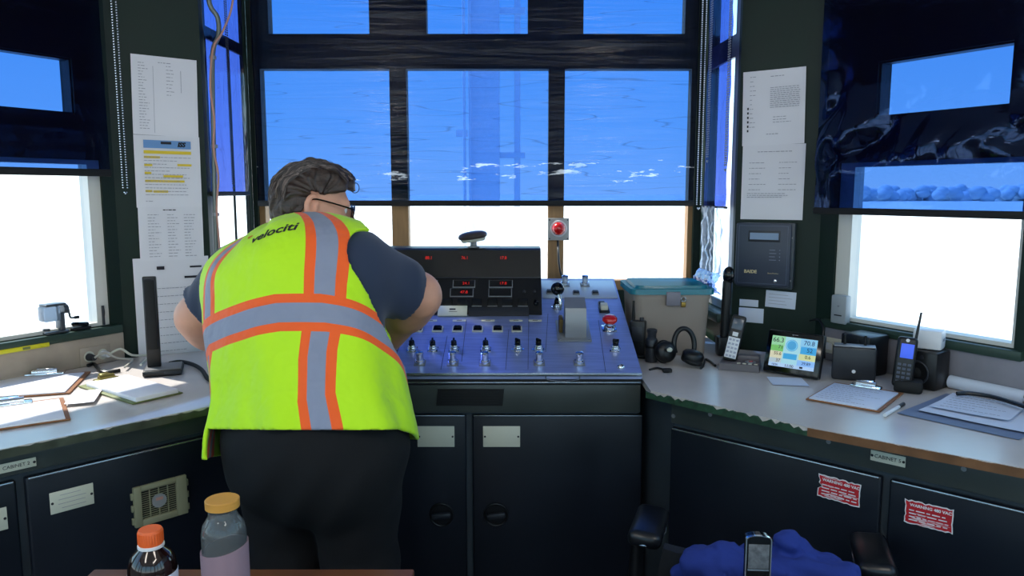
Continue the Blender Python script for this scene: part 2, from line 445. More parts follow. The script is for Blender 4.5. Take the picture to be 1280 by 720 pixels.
outline = [(-1.10, 3.25), (.80, 3.25), (.8216, 2.808), (1.076, 2.658), (RR.x, RR.y), (RR.x, YB), (LR.x, YB), (LR.x, LR.y), (-1.363, 2.63), (-1.108, 2.784)]
g = G(); g.prism([(x * 1.03, y * 1.03 + .02) for x, y in outline], -.12, 0); struct('floor', g, M_FLOOR, smooth=0)
g = G(); g.prism([(x * 1.04, y * 1.04 + .02) for x, y in outline], 2.7, 2.82); struct('ceiling', g, M_CEIL, smooth=0)

# boards between worktop and sills
bz = Z(PR, 1230, 442)
g = G(); g.bb(.05, 1.3, -.012, 0, ZC, bz, .002); struct('trim_1', g, M_GREYB, PM(PR))
bzl = Z(PL, 60, 430)
g = G(); g.bb(-1.3, -.01, -.012, 0, ZC, bzl, .002); struct('trim_2', g, M_BEIGE, PM(PL))
# sill ledges
g = G(); g.bb(rl[0] - .03, rl[1] + .03, -.02, .05, zs_r - .03, zs_r - .002, .004); struct('trim_3', g, M_SILL, PM(PR))
g = G(); g.bb(ll[0] - .03, ll[1] + .03, -.02, .05, zs_l - .03, zs_l - .002, .004); struct('trim_4', g, M_SILL, PM(PL))
g = G(); g.bb(.03, .42, -.05, .03, 1.01, 1.045, .004); struct('trim_5', g, M_SILL, PM(PBR))
g = G(); g.bb(.04, .44, -.04, .03, 1.01, 1.045, .004); struct('trim_6', g, M_SILL, PM(PBL))

# ---------------------------------------------------------------- film shades
def chain(g, pts, step=.0085, r=.0032):
    d = 0; last = None
    for a, b in zip(pts, pts[1:]):
        a = V(a); b = V(b); L_ = (b - a).length; n = max(1, int(L_ / step))
        for i in range(n): g.sph(a + (b - a) * (i / n), r, 6, 4)
def shade(p, s0, s1, z0, z1, d, m, label, wr, seed, chains, hem=.022, rt=.028, curl=0, chaincol=None, extra=None):
    root = thing('roller_shade', PM(p) @ Matrix.Translation(((s0 + s1) / 2, -d, z0)), label, 'window shade', 'film window shades')
    w = s1 - s0; h = z1 - z0
    nx = max(12, int(w / .012)); nz = max(30, int(h / .012)); g = G(); vs = []; fs = []
    for j in range(nz + 1):
        for i in range(nx + 1):
            x = -w / 2 + w * i / nx; z = h * j / nz
            y = wr(x, z, w, h, seed) if wr else 0
            vs.append((x, y, z))
    for j in range(nz):
        for i in range(nx):
            a = j * (nx + 1) + i; fs.append([a, a + 1, a + nx + 2, a + nx + 1])
    g.raw(vs, fs)
    part('film', g, m, root, smooth=180)
    g = G(); g.bb(-w / 2 - .002, w / 2 + .002, -.006, .006, -hem, .002, .004); part('hem_bar', g, M_BLKM, root)
    g = G(); g.cyl((-w / 2 + .035, .0, h + .02), (w / 2 - .035, .0, h + .02), rt); part('roller_tube', g, M_DKGREY, root)
    for sx, zb in chains:
        g = G()
        xx = sx - (s0 + s1) / 2
        z_b = zb - z0
        chain(g, [(xx - .008, -.02, h), (xx - .008, -.02, z_b + .02), (xx - .004, -.02, z_b + .004), (xx, -.02, z_b), (xx + .004, -.02, z_b + .004), (xx + .008, -.02, z_b + .02), (xx + .008, -.02, h)])
        part('bead_chain', g, chaincol or M_WHITE, root)
    return root
def wr_front(x, z, w, h, s):
    a = noise.noise(V((x * 1.2, z * 7, s))) * .005 + noise.noise(V((x * 3, z * 22, s + 5))) * .0022
    return a
def wr_side(x, z, w, h, s):
    q = math.exp(-((z - .17) / .13) ** 2) * min(1, z / .1)
    q += .7 * math.exp(-((x + w * .46) / .09) ** 2) * math.exp(-((z - .24) / .2) ** 2)
    a = noise.noise(V((x * 2, z * 2, s))) * .004
    u = noise.noise(V((x * 2.2, z * 2.6, s + 9)))
    b = 1.1 * abs(noise.noise(V((x * 3.6 + u, z * 5.5 - .8 * x + u, s)))) + .5 * abs(noise.noise(V((x * 8 - z * 3, z * 8 + x * 4 + 2 * u, s + 3)))) + .16 * abs(noise.noise(V((x * 19, z * 17, s + 6))))
    return a - q * b * .10 * min(1, max(0, (x + w / 2) / .06))
FT = (.055, .152, .42)
M_FILMF = film_mat('blue window film', FT, gloss=.012, bscale=7, bdist=.012, stretch=(.16, 1, 3.4), crease=.3, haze=.008, hazecol=(.3, .16, .16), glint=.19, thr=.57)
M_FILMR = film_mat('blue wrinkled film', FT, gloss=.045, bscale=5, bdist=.004, stretch=(1, 1, 1.4), haze=.008, hazecol=(.3, .17, .17), grough=.12, gcol=(.3, .48, 1))
M_FILML = film_mat('blue film sheet', FT, gloss=.02, bscale=5, bdist=.006, haze=.008, hazecol=(.28, .18, .2), gcol=(.5, .6, 1))
M_FILMB = film_mat('blue side film', (.06, .10, .42), gloss=.07, bscale=7, bdist=.01, stretch=(2, 2, .5), crease=.25, haze=.02, hazecol=(.1, .15, .5))
M_CLEAR = film_mat('clear film', (.8, .86, .95), gloss=.05, bscale=8, bdist=.004, stretch=(3, 3, .5), crease=.15, haze=.28, hazecol=(.8, .88, 1))
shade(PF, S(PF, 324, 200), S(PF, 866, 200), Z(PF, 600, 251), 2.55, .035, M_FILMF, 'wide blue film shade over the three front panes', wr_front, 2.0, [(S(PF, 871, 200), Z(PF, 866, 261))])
zr = Z(PR, 1150, 262)
shade(PR, S(PR, 1033, 200), S(PR, 1345, 200), zr, 2.55, .05, M_FILMR, 'badly crumpled blue film shade above the router and handset', wr_side, 11.3, [], hem=.02)
zl_ = Z(PL, 60, 211)
shade(PL, S(PL, -260, 200), S(PL, 128, 200), zl_, 2.55, .04, M_FILML, 'smooth blue film shade above the pencil sharpener', wr_front, 5.0, [(S(PL, 141, 200), Z(PL, 138, 242))], chaincol=M_CHROME)
shade(PBL, S(PBL, 259, 200), S(PBL, 307, 200), Z(PBL, 292, 240), 2.55, .009, M_FILMB, 'narrow blue film shade beside the pipe and pink cable', wr_front, 8.0, [(S(PBL, 281, 200), Z(PBL, 281, 236))], hem=.015, rt=.014, chaincol=M_DKGREY)
sb = shade(PBR, S(PBR.off(.045), 881, 200), S(PBR.off(.045), 910, 200), Z(PBR.off(.045), 893, 258), 2.55, .045, M_FILMB, 'narrow blue film shade whose clear skirt hangs bunched on the ledge', wr_front, 9.0, [(S(PBR.off(.065), 884, 200), Z(PBR, 884, 205)), (S(PBR.off(.065), 907, 200), Z(PBR, 908, 215))], hem=.006, rt=.014, chaincol=M_STEEL)
# clear skirt hanging below with a bunched blue tail
w = S(PBR.off(.045), 910, 200) - S(PBR.off(.045), 881, 200); g = G(); vs = []; fs = []; nx, nz = 36, 40; z_lo = Z(PBR, 893, 336) - Z(PBR, 893, 258)
for j in range(nz + 1):
    for i in range(nx + 1):
        x = (-.5 + i / nx) * w; z = z_lo * (1 - j / nz)
        vs.append((x, -.006 + .008 * math.sin(i * .9 + 2 * noise.noise(V((i * .1, j * .08, 3)))) * (1 - j / nz * .6) + .01 * noise.noise(V((i * .15, j * .2, 1))), z))
for j in range(nz):
    for i in range(nx):
        a = j * (nx + 1) + i; fs.append([a, a + 1, a + nx + 2, a + nx + 1])
g.raw(vs, fs); part('clear_skirt', g, M_CLEAR, sb, smooth=180)
g = G(); vs = []; fs = []; nx, nz = 40, 24
for j in range(nz + 1):
    for i in range(nx + 1):
        x = (-.5 + i / nx) * w; t = j / nz
        y = -.025 * math.sin(PI * t) - .012 * abs(noise.noise(V((i * .3, j * .35, 4))))
        vs.append((x, y - .004, z_lo - .075 * t + .01 * noise.noise(V((i * .2, j * .2, 7)))))
for j in range(nz):
    for i in range(nx):
        a = j * (nx + 1) + i; fs.append([a, a + 1, a + nx + 2, a + nx + 1])
g.raw(vs, fs); part('bunched_tail', g, film_mat('blue bunched film', (.25, .42, .85), gloss=.06, bscale=12, bdist=.004, haze=.3, hazecol=(.25, .45, 1)), sb, smooth=180)

# ---------------------------------------------------------------- outside
M_GROUND = mat('pale bright water', '#e6e4dc', .9)
g = G(); g.raw([(-3000, -3000, -9), (3000, -3000, -9), (3000, 3000, -9), (-3000, 3000, -9)], [[0, 1, 2, 3]]); struct('ground', g, M_GROUND, smooth=0)
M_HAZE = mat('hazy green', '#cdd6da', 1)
g = G(); rnd = random.Random(3)
for i in range(120):
    px = 1000 + i * 5.2 + rnd.uniform(-3, 3); Y = 900 + rnd.uniform(-40, 40); c = EYE + V(((px - 640) / 950 * Y, Y, 0))
    r = rnd.uniform(6, 9); top = rnd.uniform(1, 9)
    for k in range(2):
        g.sph((c.x + rnd.uniform(-5, 5), Y + rnd.uniform(-4, 4), 1.5 + top - r * .8 - k * 4), (r * rnd.uniform(.9, 1.5), r, r * .9), 10, 7)
    g.cyl((c.x, Y, -9), (c.x, Y, 1), .6, .4, 6)
obj('distant_treeline', g, M_HAZE, None, None, 'low hazy treeline on the horizon outside the crumpled film', 'trees', kind='stuff')
M_TOWER = mat('pale weathered steel', '#dfe3ea', .7, vary=.05)
T0 = W(605, 240, 30); gt = thing('gantry_tower', (T0.x, 30, -9), 'tall steel gantry tower outside behind the middle front pane', 'tower')
g = G(); g.bb(-.55, .62, -.4, .4, 0, 26, .02); part('mast', g, M_TOWER, gt)
for x in (-.72, -.5): g = G(); g.cyl((x, -.55, 0), (x, -.55, 26), .06, seg=10); part('rail', g, M_TOWER, gt)
g = G(); g.bb(1.18, 1.42, -.12, .12, 0, 26, .01); part('pole', g, M_TOWER, gt)
for z in (11.8, 17.2): g = G(); g.bb(.5, 1.6, -.2, .0, z, z + .22); part('bracket', g, M_TOWER, gt)
g = G(); g.bb(-1.05, -.6, -.4, -.3, 12.6, 12.85); part('bracket', g, M_TOWER, gt)
# ================================================================ worktops and base cabinets
A = Pz(808, 488, ZC); Am = Pz(1010, 534, ZC); B = Pz(1280, 585, ZC)
Bx = B + (B - A).normalized() * .35
rdir = (B - A).normalized()
lw0 = Pz(0, 562, ZC); lw1 = Pz(248, 511, ZC); ldir = (lw1 - lw0).normalized()
CX0, CX1, CY0 = -.664, .402, 2.3
tL = (CX0 - .006 - lw0.x) / ldir.x; lend = lw0 + ldir * tL; lbeg = lw0 - ldir * .35
def xy(p): return (p.x, p.y)
in_ = .004
def inn(p, s): q = p.pt(s, 0, .013); return (q.x, q.y)
# grey worktop on the phone side: laminate slab with a chipped dark edge band
wr_ = thing('worktop', (A.x, A.y, ZC - .02), 'grey laminate worktop carrying the weather station and phones', 'worktop')
Ri = inn(PR, 1.32)
polyR = [(CX1 + .006, A.y), xy(Am), xy(B), xy(Bx), Ri, inn(PR, .02), (1.07, 2.64), (.825, 2.785), (.79, 2.81), (.785, 3.235), (CX1 + .006, 3.235)]
def loc(poly, o): return [(x - o[0], y - o[1]) for x, y in poly]
g = G(); g.prism(loc(polyR, A), .0, .02); part('slab', g, M_TOP, wr_, smooth=0)
g = G(); g.m = 0
fe = [V((p.x, p.y, 0)) - V((A.x, A.y, 0)) for p in (A, Am, B, Bx)]
ncam = V((-rdir.y, rdir.x, 0)) * -1
if ncam.y > 0: ncam = -ncam
rnd = random.Random(5)
# edge strip: green core exposed near the console, brown wood further on
def strip(a, b, m0, jag, g):
    n = max(2, int((b - a).length / .012))
    vs = []
    for i in range(n + 1):
        p = a + (b - a) * (i / n); t = .0188 - (rnd.random() ** 4) * jag
        vs += [p + ncam * .0035 + V((0, 0, -.002)), p + ncam * .0035 + V((0, 0, t)), p - ncam * .002 + V((0, 0, t)), p - ncam * .002 + V((0, 0, -.002))]
    fs = []
    for i in range(n):
        k = i * 4
        fs += [[k, k + 4, k + 5, k + 1], [k + 1, k + 5, k + 6, k + 2], [k + 3, k + 2, k + 6, k + 7]]
    g.raw(vs, fs)
part('edge_band', (lambda g: (strip(fe[0], fe[1], 0, .012, g), g)[1])(G()), mat('chipped green core', '#1f3f2c', .6, vary=.5, vscale=60), wr_, label='chipped dark green edge')
part('edge_band', (lambda g: (strip(fe[1], fe[2], 0, .002, g), strip(fe[2], fe[3], 0, .002, g), g)[2])(G()), M_BROWN, wr_, label='brown wood edge')
# worktop on the window side
wl_ = thing('worktop', (lend.x, lend.y, ZC - .02), 'pale worktop carrying the clipboards and black lamp', 'worktop')
polyL = [xy(lbeg), xy(lw0), xy(lend), (CX0 - .006, 3.235), (-1.085, 3.235), (-1.09, 2.80), (-1.13, 2.755), (-1.35, 2.625), inn(PL, -.02), inn(PL, -1.32)]
g = G(); g.prism(loc(polyL, lend), 0, .02); part('slab', g, M_TOP, wl_, smooth=0)
ncam = V((ldir.y, -ldir.x, 0))
if ncam.y > 0: ncam = -ncam
g = G(); strip(V((lbeg.x - lend.x, lbeg.y - lend.y, 0)), V((0, 0, 0)), 0, .006, g); part('edge_band', g, mat('olive edge band', '#3f4438', .4, vary=.35, vscale=25), wl_)

def face(o, d, back):       # vertical front plane set back from the worktop edge
    n = d.cross(V((0, 0, 1)))
    return Plane(V((o.x, o.y, 0)) - n * back, d, (0, 0, 1))
def door_mb(w, h, t=.022): g = G(); g.box((w / 2, -t / 2, h / 2), (w, t, h), .006, seg=3); return g
def fM(p, s, z, d=0):
    m = PM(p); m.translation = p.pt(s, z, d); return m
def plate(p, px, py, w, h, name, parent, m, lines=0, txt=None, tsize=.018, screws=True, d=.0, spin=0, tm=None):
    c = p.hit(px, py)
    M = p.M(c, spin, d)
    g = G(); g.box((0, 0, .0012), (w, h, .0024), .0008); o = obj(name, g, m, M, parent)
    if screws:
        for sx in (-1, 1): g = G(); g.cyl((sx * w * .45, 0, .0022), (sx * w * .45, 0, .0036), .0032, seg=10); obj('screw', g, M_INKD, M, o)
    if txt:
        me = text_mesh('lettering', txt, tsize, tm or M_INKD)
        obj('lettering', me, None, M @ Matrix.Translation((0, 0, .0027)), o)
    if lines:
        g = G(); rn = random.Random(int(px))
        for i in range(lines):
            y = h * .3 - i * h * .6 / max(1, lines - 1); ww = w * rn.uniform(.4, .75)
            g.box((rn.uniform(-.04, .04) * w, y, .0026), (ww, h * .02, .0004))
        obj('engraved_line', g, M_INK, M, o)
    return o
def knob_latch(p, px, py, parent, r=.036, d=0):
    c = p.hit(px, py); M = p.M(c, R(random.uniform(4, 12)), d)
    g = G(); g.torus((0, 0, .003), r, .004); g.cyl((0, 0, 0), (0, 0, .003), r, seg=28); o = obj('latch', g, M_BLACK, M, parent)
    g = G(); g.box((0, 0, .012), (r * 1.7, r * .55, .018), .006); obj('turn_handle', g, M_DKGREY, M, o)
    return o

# base cabinet on the phone side
fr = face(A, rdir, .035)
s0 = S(fr, 836, 600); sEnd = S(fr, 1280, 650) + .35; sd = S(fr, 1103, 640)
cb = thing('base_cabinet', fM(fr, s0, 0), 'dark steel base cabinet with two red warning stickers', 'cabinet')
p0 = fr.pt(s0, 0, -.02); p1 = fr.pt(sEnd, 0, -.02); back = -fr.n * .42
g = G(); g.prism([xy(p0), xy(p1), xy(p1 + back), xy(p0 + back)], .06, ZC - .0215); obj('carcass', g, M_CABG, None, cb, smooth=0)
g = G(); g.prism([xy(p0 + back * .1), xy(p1 + back * .1), xy(p1 + back), xy(p0 + back)], 0, .06); obj('plinth', g, M_BLKM, None, cb, smooth=0)
zt_ = Z(fr, 950, 560)
g = G(); g.box(((sEnd - s0) / 2, -.009, (ZC - .021 + zt_ + .012) / 2), (sEnd - s0, .018, ZC - .021 - zt_ - .012), .003); obj('apron', g, M_APRON, fM(fr, s0, 0, -.02), cb)
for a, b in ((s0 + .002, sd - .006), (sd + .012, sEnd)):
    M = fM(fr, a, .09, -.0195)
    dd = obj('door', door_mb(b - a, zt_ - .09), M_CAB, M, cb)
    g = G(); g.box(((b - a) / 2, -.0225, zt_ - .09 - .0035), (b - a - .01, .006, .0065), .003); obj('top_lip', g, M_EDGE, M, dd)
dplane = fr.off(.004)
for px, py in ((842, 517), (888, 515), (1036, 549), (1205, 583)):
    c = fr.hit(px, py + 3); g = G(); g.cyl((0, 0, 0), (0, 0, .003), .006, seg=12); obj('bolt', g, M_STEEL, fr.M(c, 0, -.0005), cb)
plate(fr, 1110, 573, S(fr, 1132, 575) - S(fr, 1088, 570), .026, 'sign_plate', cb, M_LABEL, txt='CABINET 5', tsize=.0125, d=.0)
def sticker(px0, px1, py, w, h, seed, spin, head, torn):
    c = dplane.hit((px0 + px1) / 2, py); M = dplane.M(c, spin)
    rn = random.Random(seed); g = G(); n = 14
    top = [(-w / 2 + w * i / n, h / 2 - rn.random() ** 2 * .004) for i in range(n + 1)]
    rt = [(w / 2 - rn.random() * .002, h / 2 - h * i / 8) for i in range(1, 8)]
    bot = [(w / 2 - w * i / n, -h / 2 + rn.random() ** 2 * .003) for i in range(n + 1)]
    lf = [(-w / 2 + rn.random() ** 2 * torn, -h / 2 + h * i / 8) for i in range(1, 8)]
    poly = top + rt + bot + lf
    g.prism(poly, 0, .0006); o = obj('warning_label', g, M_WHITE, M, cb)
    g = G(); k = .95; g.prism([(x * k, y * .9) for x, y in poly], .0006, .0009); obj('red_field', g, M_REDST, M, o)
    me = text_mesh('lettering', head, h * .165, M_WHITE, bold=.0003); obj('lettering', me, None, M @ Matrix.Translation((0.004, h * .29, .0011)), o)
    g = G()
    for i in range(4):
        y = h * (.08 - .13 * i); x = -w * .4
        while x < w * .38:
            l = rn.uniform(.006, .02); g.bb(x, min(x + l, w * .42), y - h * .022, y + h * .022, .0009, .0011); x += l + .004
    obj('small_print', g, M_WHITE, M, o)
    g = G()                                     # scraped streaks
    for i in range(9 if torn < .006 else 7):
        y = rn.uniform(-.46, .1) * h if torn < .006 else rn.uniform(-.4, .42) * h; x = rn.uniform(-.45, .1) * w; l = rn.uniform(.2, .5) * w; t = rn.uniform(.012, .045) * h
        pts = [(x, y), (x + l * .4, y - t), (x + l, y - t * .2), (x + l * .9, y + t * .3), (x + l * .5, y + t * .7), (x + l * .2, y + t)]
        pts = [(max(-w * .46, min(w * .46, q[0])), q[1]) for q in pts]
        g.prism(pts, .0009, .0012)
    obj('scrape_mark', g, mat('scraped paper', '#d8b8bc', .7), M, o)
sticker(1018, 1079, 613, .105, .062, 3, R(-1), 'WARNING 480 VAC', .012)
sticker(1126, 1195, 645, .104, .060, 8, R(1), 'WARNING 480 VAC', .003)
# filler between console and cabinet
g = G(); q0 = V((CX1 + .004, 2.50, 0)); q1 = fr.pt(s0 - .002, 0, -.022); q0b = q0 + V((0, .02, 0)); q1b = q1 + V((0.0, .03, 0))
g.prism([xy(q0), xy(q1), xy(q1b), xy(q0b)], 0, ZC - .022); struct('trim_7', g, M_CABG, smooth=0)

# base cabinet on the window side
fl = face(lw0, ldir, .035)
sE = (lend - lw0).length - .03; sB = -.35; sd = S(fl, 27, 640)
cb = thing('base_cabinet', fM(fl, sB, 0), 'dark steel base cabinet with a vent grille in its door', 'cabinet')
p0 = fl.pt(sB, 0, -.02); p1 = fl.pt(sE, 0, -.02); back = -fl.n * .42
g = G(); g.prism([xy(p0), xy(p1), xy(p1 + back * .6), xy(p0 + back)], .06, ZC - .0215); obj('carcass', g, M_CABG, None, cb, smooth=0)
g = G(); g.prism([xy(p0 + back * .1), xy(p1 + back * .1), xy(p1 + back * .6), xy(p0 + back)], 0, .06); obj('plinth', g, M_BLKM, None, cb, smooth=0)
zt_ = Z(fl, 140, 572)
g = G(); g.box(((sE - sB) / 2, -.009, (ZC - .021 + zt_ + .012) / 2), (sE - sB, .018, ZC - .021 - zt_ - .012), .003); obj('apron', g, M_APRON, fM(fl, sB, 0, -.02), cb)
doors = []
for a, b in ((sB, sd - .006), (sd + .012, S(fl, 262, 600) + .12)):
    M = fM(fl, a, .09, -.0195)
    dd = obj('door', door_mb(b - a, zt_ - .09), M_CAB, M, cb); doors.append(dd)
    g = G(); g.box(((b - a) / 2, -.0225, zt_ - .09 - .0035), (b - a - .01, .006, .0065), .003); obj('top_lip', g, M_EDGE, M, dd)
dplane = fl.off(.0035)
plate(fl, 20, 582, .082, .022, 'sign_plate', cb, M_LABEL, txt='CABINET 2', tsize=.0115)
plate(dplane, 90, 623, .097, .054, 'name_plate', doors[1], M_LABEL, lines=4)
plate(dplane, -22, 655, .097, .054, 'name_plate', doors[0], M_LABEL, lines=4)
c = dplane.hit(200, 625); M = dplane.M(c)
va = (dplane.uv(236, 625)[0] - dplane.uv(163, 625)[0]); vh = Z(dplane, 200, 588) - Z(dplane, 200, 661)
va *= .92; vh = .108
M_VENT = mat('olive grey vent plastic', '#8b8a70', .5)
g = G(); e = .15
for x0, x1, y0, y1 in ((-.5, -.36, -.5, .5), (.3, .5, -.5, .5), (-.36, .3, .38, .5), (-.36, .3, -.5, -.34)):
    g.bb(x0 * va, x1 * va, y0 * vh, y1 * vh, 0, .012, .002)
for y in (-.42, .2, -.1): g.bb(-.54 * va, -.48 * va, y * vh, (y + .16) * vh, 0, .008, .001); g.bb(.48 * va, .54 * va, y * vh, (y + .16) * vh, 0, .008, .001)
vt = obj('vent_frame', g, M_VENT, M, doors[1])
g = G(); g.bb(-.36 * va, .3 * va, -.34 * vh, .38 * vh, .0005, .001); obj('backing', g, M_BLKM, M, vt)
g = G()
for i in range(13):
    y = -.3 + i * .65 / 12; g.bb(-.36 * va, .3 * va, y * vh - .0007, y * vh + .0007, .003, .0055)
for x in (-.2, -.03, .14): g.bb(x * va - .001, x * va + .001, -.34 * vh, .38 * vh, .003, .0075)
obj('grille', g, M_VENT, M, vt)
g = G(); g.cyl((-.03 * va, .02 * vh, .003), (-.03 * va, .02 * vh, .009), .0185, seg=24); obj('fan_hub', g, mat('hub grey', '#8d9094', .4), M, vt)
g = G(); g.box((-.03 * va, .02 * vh + .006, .0092), (.018, .008, .0006)); obj('hub_label', g, mat('hub label', '#b98a80', .6), M, vt)

# ================================================================ control console
con = thing('control_console', ((CX0 + CX1) / 2, CY0, 0), 'steel control console with sloping switch panel and black instrument hood', 'control console')
SLO = (V((0, CY0, .945)), V((0, 2.98, 1.161)))
PS = Plane(SLO[0], (1, 0, 0), SLO[1] - SLO[0])
slope_a = math.atan2(SLO[1].z - SLO[0].z, SLO[1].y - SLO[0].y)
cw = CX1 - CX0; cx = (CX0 + CX1) / 2
# body: side profile swept across
def sweep(prof, x0, x1, g):
    n = len(prof); vs = [(x0, y, z) for y, z in prof] + [(x1, y, z) for y, z in prof]
    g.raw(vs, [list(range(n))[::-1], list(range(n, 2 * n))] + [[i, (i + 1) % n, n + (i + 1) % n, n + i] for i in range(n)])
g = G(); sweep([(CY0 + .03, .06), (2.96, .06), (2.96, 1.13), (2.95, 1.135), (CY0 + .03, .92)][::-1], CX0 + .004, CX1 - .004, g); obj('carcass', g, M_CABG, None, con, smooth=0)
g = G(); g.bb(CX0 + .03, CX1 - .03, CY0 + .07, 2.93, 0, .06); obj('plinth', g, M_BLKM, None, con)
# sloping panel tray with bright front lip
g = G(); sweep([(CY0, .925), (CY0 + .03, .92), (2.98, 1.135), (2.98, 1.161), (CY0, .945)][::-1], CX0, CX1, g); pnl = obj('sloping_panel', g, M_PANEL, None, con, smooth=0)
g = G(); g.bb(CX0, CX1, CY0 - .004, CY0 + .004, .934, .9445, .002); obj('front_lip', g, M_EDGE, None, pnl)
g = G(); g.bb(CX0 + .002, CX1 - .002, CY0 + .004, CY0 + .03, .905, .928, .002); obj('shadow_strip', g, M_BLKM, None, con)
PFc = Plane((0, CY0 + .008, 0), (1, 0, 0), (0, 0, 1))
za, zb = Z(PFc, 700, 478.5), Z(PFc, 700, 516)
g = G(); g.bb(CX0 + .001, CX1 - .001, CY0 + .008, CY0 + .03, zb, za, .003); ap = obj('apron', g, M_APRON, None, con)
g = G(); g.bb(CX0, CX1, CY0 + .003, CY0 + .02, za - .002, za + .004, .002); obj('trim_strip', g, M_EDGE, None, con)
c0, c1 = PFc.hit(545, 486), PFc.hit(630, 507)
g = G(); n = 9
cw_, ch_ = c1.x - c0.x, c0.z - c1.z
g.prism([(-cw_ / 2 + .006, ch_ / 2), (cw_ / 2, ch_ / 2), (cw_ / 2 - .004, -ch_ / 2), (-cw_ / 2, -ch_ / 2)], 0, .003)
for i in range(n): y = -ch_ * .36 + i * ch_ * .72 / (n - 1); g.bb(-cw_ * .42, cw_ * .42, y - .0008, y + .0008, .003, .0045)
obj('speaker_grille', g, M_BLACK, PFc.M((c0 + c1) / 2), ap)
# thin wire handle under the lip
a, b = PFc.hit(682, 471), PFc.hit(724, 471)
g = G(); g.tube([(a.x, CY0 - .004, .934), (a.x + .005, CY0 - .012, .926), ((a.x + b.x) / 2, CY0 - .016, .922), (b.x - .005, CY0 - .012, .926), (b.x, CY0 - .004, .934)], .0016); obj('wire_pull', g, M_EDGE, None, con)
PD = Plane((0, CY0 + .010, 0), (1, 0, 0), (0, 0, 1))
zd = Z(PD, 700, 519)
xs = [(S(PD, 591, 600), S(PD, 802, 600)), (CX0 + .01, S(PD, 583, 600))]
for (a, b), lx, plx in ((xs[0], 620, 627), (xs[1], 552, 545)):
    M = Matrix.Translation((a, CY0 + .010, .09))
    g = G(); g.box(((b - a) / 2, .01, (zd - .09) / 2), (b - a, .02, zd - .09), .005, seg=3); dd = obj('door', g, M_CAB, M, con)
    g = G(); g.box(((b - a) / 2, .0, zd - .09 - .002), (b - a - .008, .004, .004), .0015); obj('top_lip', g, M_EDGE, M, dd)
    plate(PD, plx, 545.5, .116, .067, 'name_plate', dd, M_LABEL)
    knob_latch(PD, lx, 643, dd)
# panel seams and sub-plates
def onslope(px, py): return PS.hit(px, py)
def slopeM(px, py, d=0, spin=0): return PS.M(PS.hit(px, py), spin, d)
for top, bot in (((661, 392), (660, 462)), ((636, 412), (632, 462)), ((685, 392), (682, 440)), ((583, 400), (577, 452)), ((508, 412), (488, 462)), ((559, 420), (551, 462)), ((748, 400), (757, 465))):
    g = G(); p = PS.hit(*top); q = PS.hit(*bot); g.tube([p + PS.n * .0002, q + PS.n * .0002], .0008, 6, 1); obj('panel_seam', g, M_DKGREY, None, pnl)
c0 = PS.uv(678, 373); c1 = PS.uv(766, 351); g = G(); g.bb(-.5 * (c1[0] - c0[0]), .5 * (c1[0] - c0[0]), -.5 * (c1[1] - c0[1]), .5 * (c1[1] - c0[1]), 0, .003, .001)
obj('upper_plate', g, M_PLATE, PS.M(PS.pt((c0[0] + c1[0]) / 2, (c0[1] + c1[1]) / 2)), pnl)
# switch prototypes
def proto_selector(head):
    base = G(); base.box((0, 0, .001), (.034, .034, .002), .0008); base.lathe([(.015, .002), (.015, .009), (.0135, .012)], 24)
    base.lathe([(.0125, .012), (.0125, .016), (.011, .019)], 24)
    k = G(); k.lathe([(.0095, .018), (.0095, .03), (.008, .033)], 20); k.box((0, .0, .034), (.0065, .021, .014), .003)
    return base, k
protos = {}
def place(kind, px, py, spin=0, d=0, pl=None):
    pl = pl or PS
    M = pl.M(pl.hit(px, py), spin, d)
    base, bm_, tops = protos[kind]
    if isinstance(base, G):
        base = base.mesh(kind, bm_); tops = [(n_, t.mesh(n_, m_), m_) for n_, t, m_ in tops]; protos[kind] = (base, bm_, tops)
    o = obj(kind, base, None, M, con)
    for n_, me, m_ in tops: obj(n_, me, None, M, o)
b, k = proto_selector(0)
protos['selector_switch'] = (b, M_CHROME, [('knob', k, M_BLKG)])
g = G(); g.box((0, 0, .001), (.036, .036, .002), .0008); k = G(); k.lathe([(.015, .002), (.015, .012), (.012, .014), (.0115, .03), (.0125, .032), (.0125, .038), (.009, .04)], 24)
protos['push_switch'] = (g, M_STEEL, [('plunger', k, M_CHROME)])
g = G()
for x0, x1, y0, y1 in ((-.018, -.015, -.015, .015), (.015, .018, -.015, .015), (-.018, .018, -.018, -.015), (-.018, .018, .015, .018)): g.bb(x0, x1, y0, y1, 0, .005)
k = G(); k.box((0, 0, .004), (.029, .029, .008), .002); k.box((0, .002, .010), (.022, .016, .006), .002)
protos['push_button'] = (g, M_LABEL, [('cap', k, M_BLKG)])
g = G(); g.box((0, 0, .001), (.046, .013, .002), .0006); k = G(); k.box((0, .0, .0022), (.018, .0035, .0005))
protos['label_strip'] = (g, M_LABEL, [('legend', k, M_INKD)])
g = G(); g.box((0, 0, .003), (.026, .026, .006), .002); k = G(); k.box((0, 0, .008), (.022, .022, .008), .003)
protos['indicator_block'] = (g, M_STEEL, [('cover', k, M_DKGREY)])
for px in (491, 515, 541, 567.5, 607): place('selector_switch', px, 437)
for px in (647, 673): place('selector_switch', px, 437, R(50))
place('selector_switch', 670, 388, R(35)); place('selector_switch', 696, 385, R(20)); place('selector_switch', 769, 437.5, R(80))
for px in (525, 566, 606, 674, 724): place('push_switch', px, 454)
for px in (706, 731): place('push_switch', px, 357, d=.003)
for px in (500, 522, 547, 572, 597, 622, 646): place('push_button', px, 412)
for px in (538, 574, 610, 645, 669): place('label_strip', px, 401)
for px, py in ((720, 368), (744, 368), (724, 381), (752, 381), (687, 367)): place('indicator_block', px, py, d=.003 if py < 370 else 0)
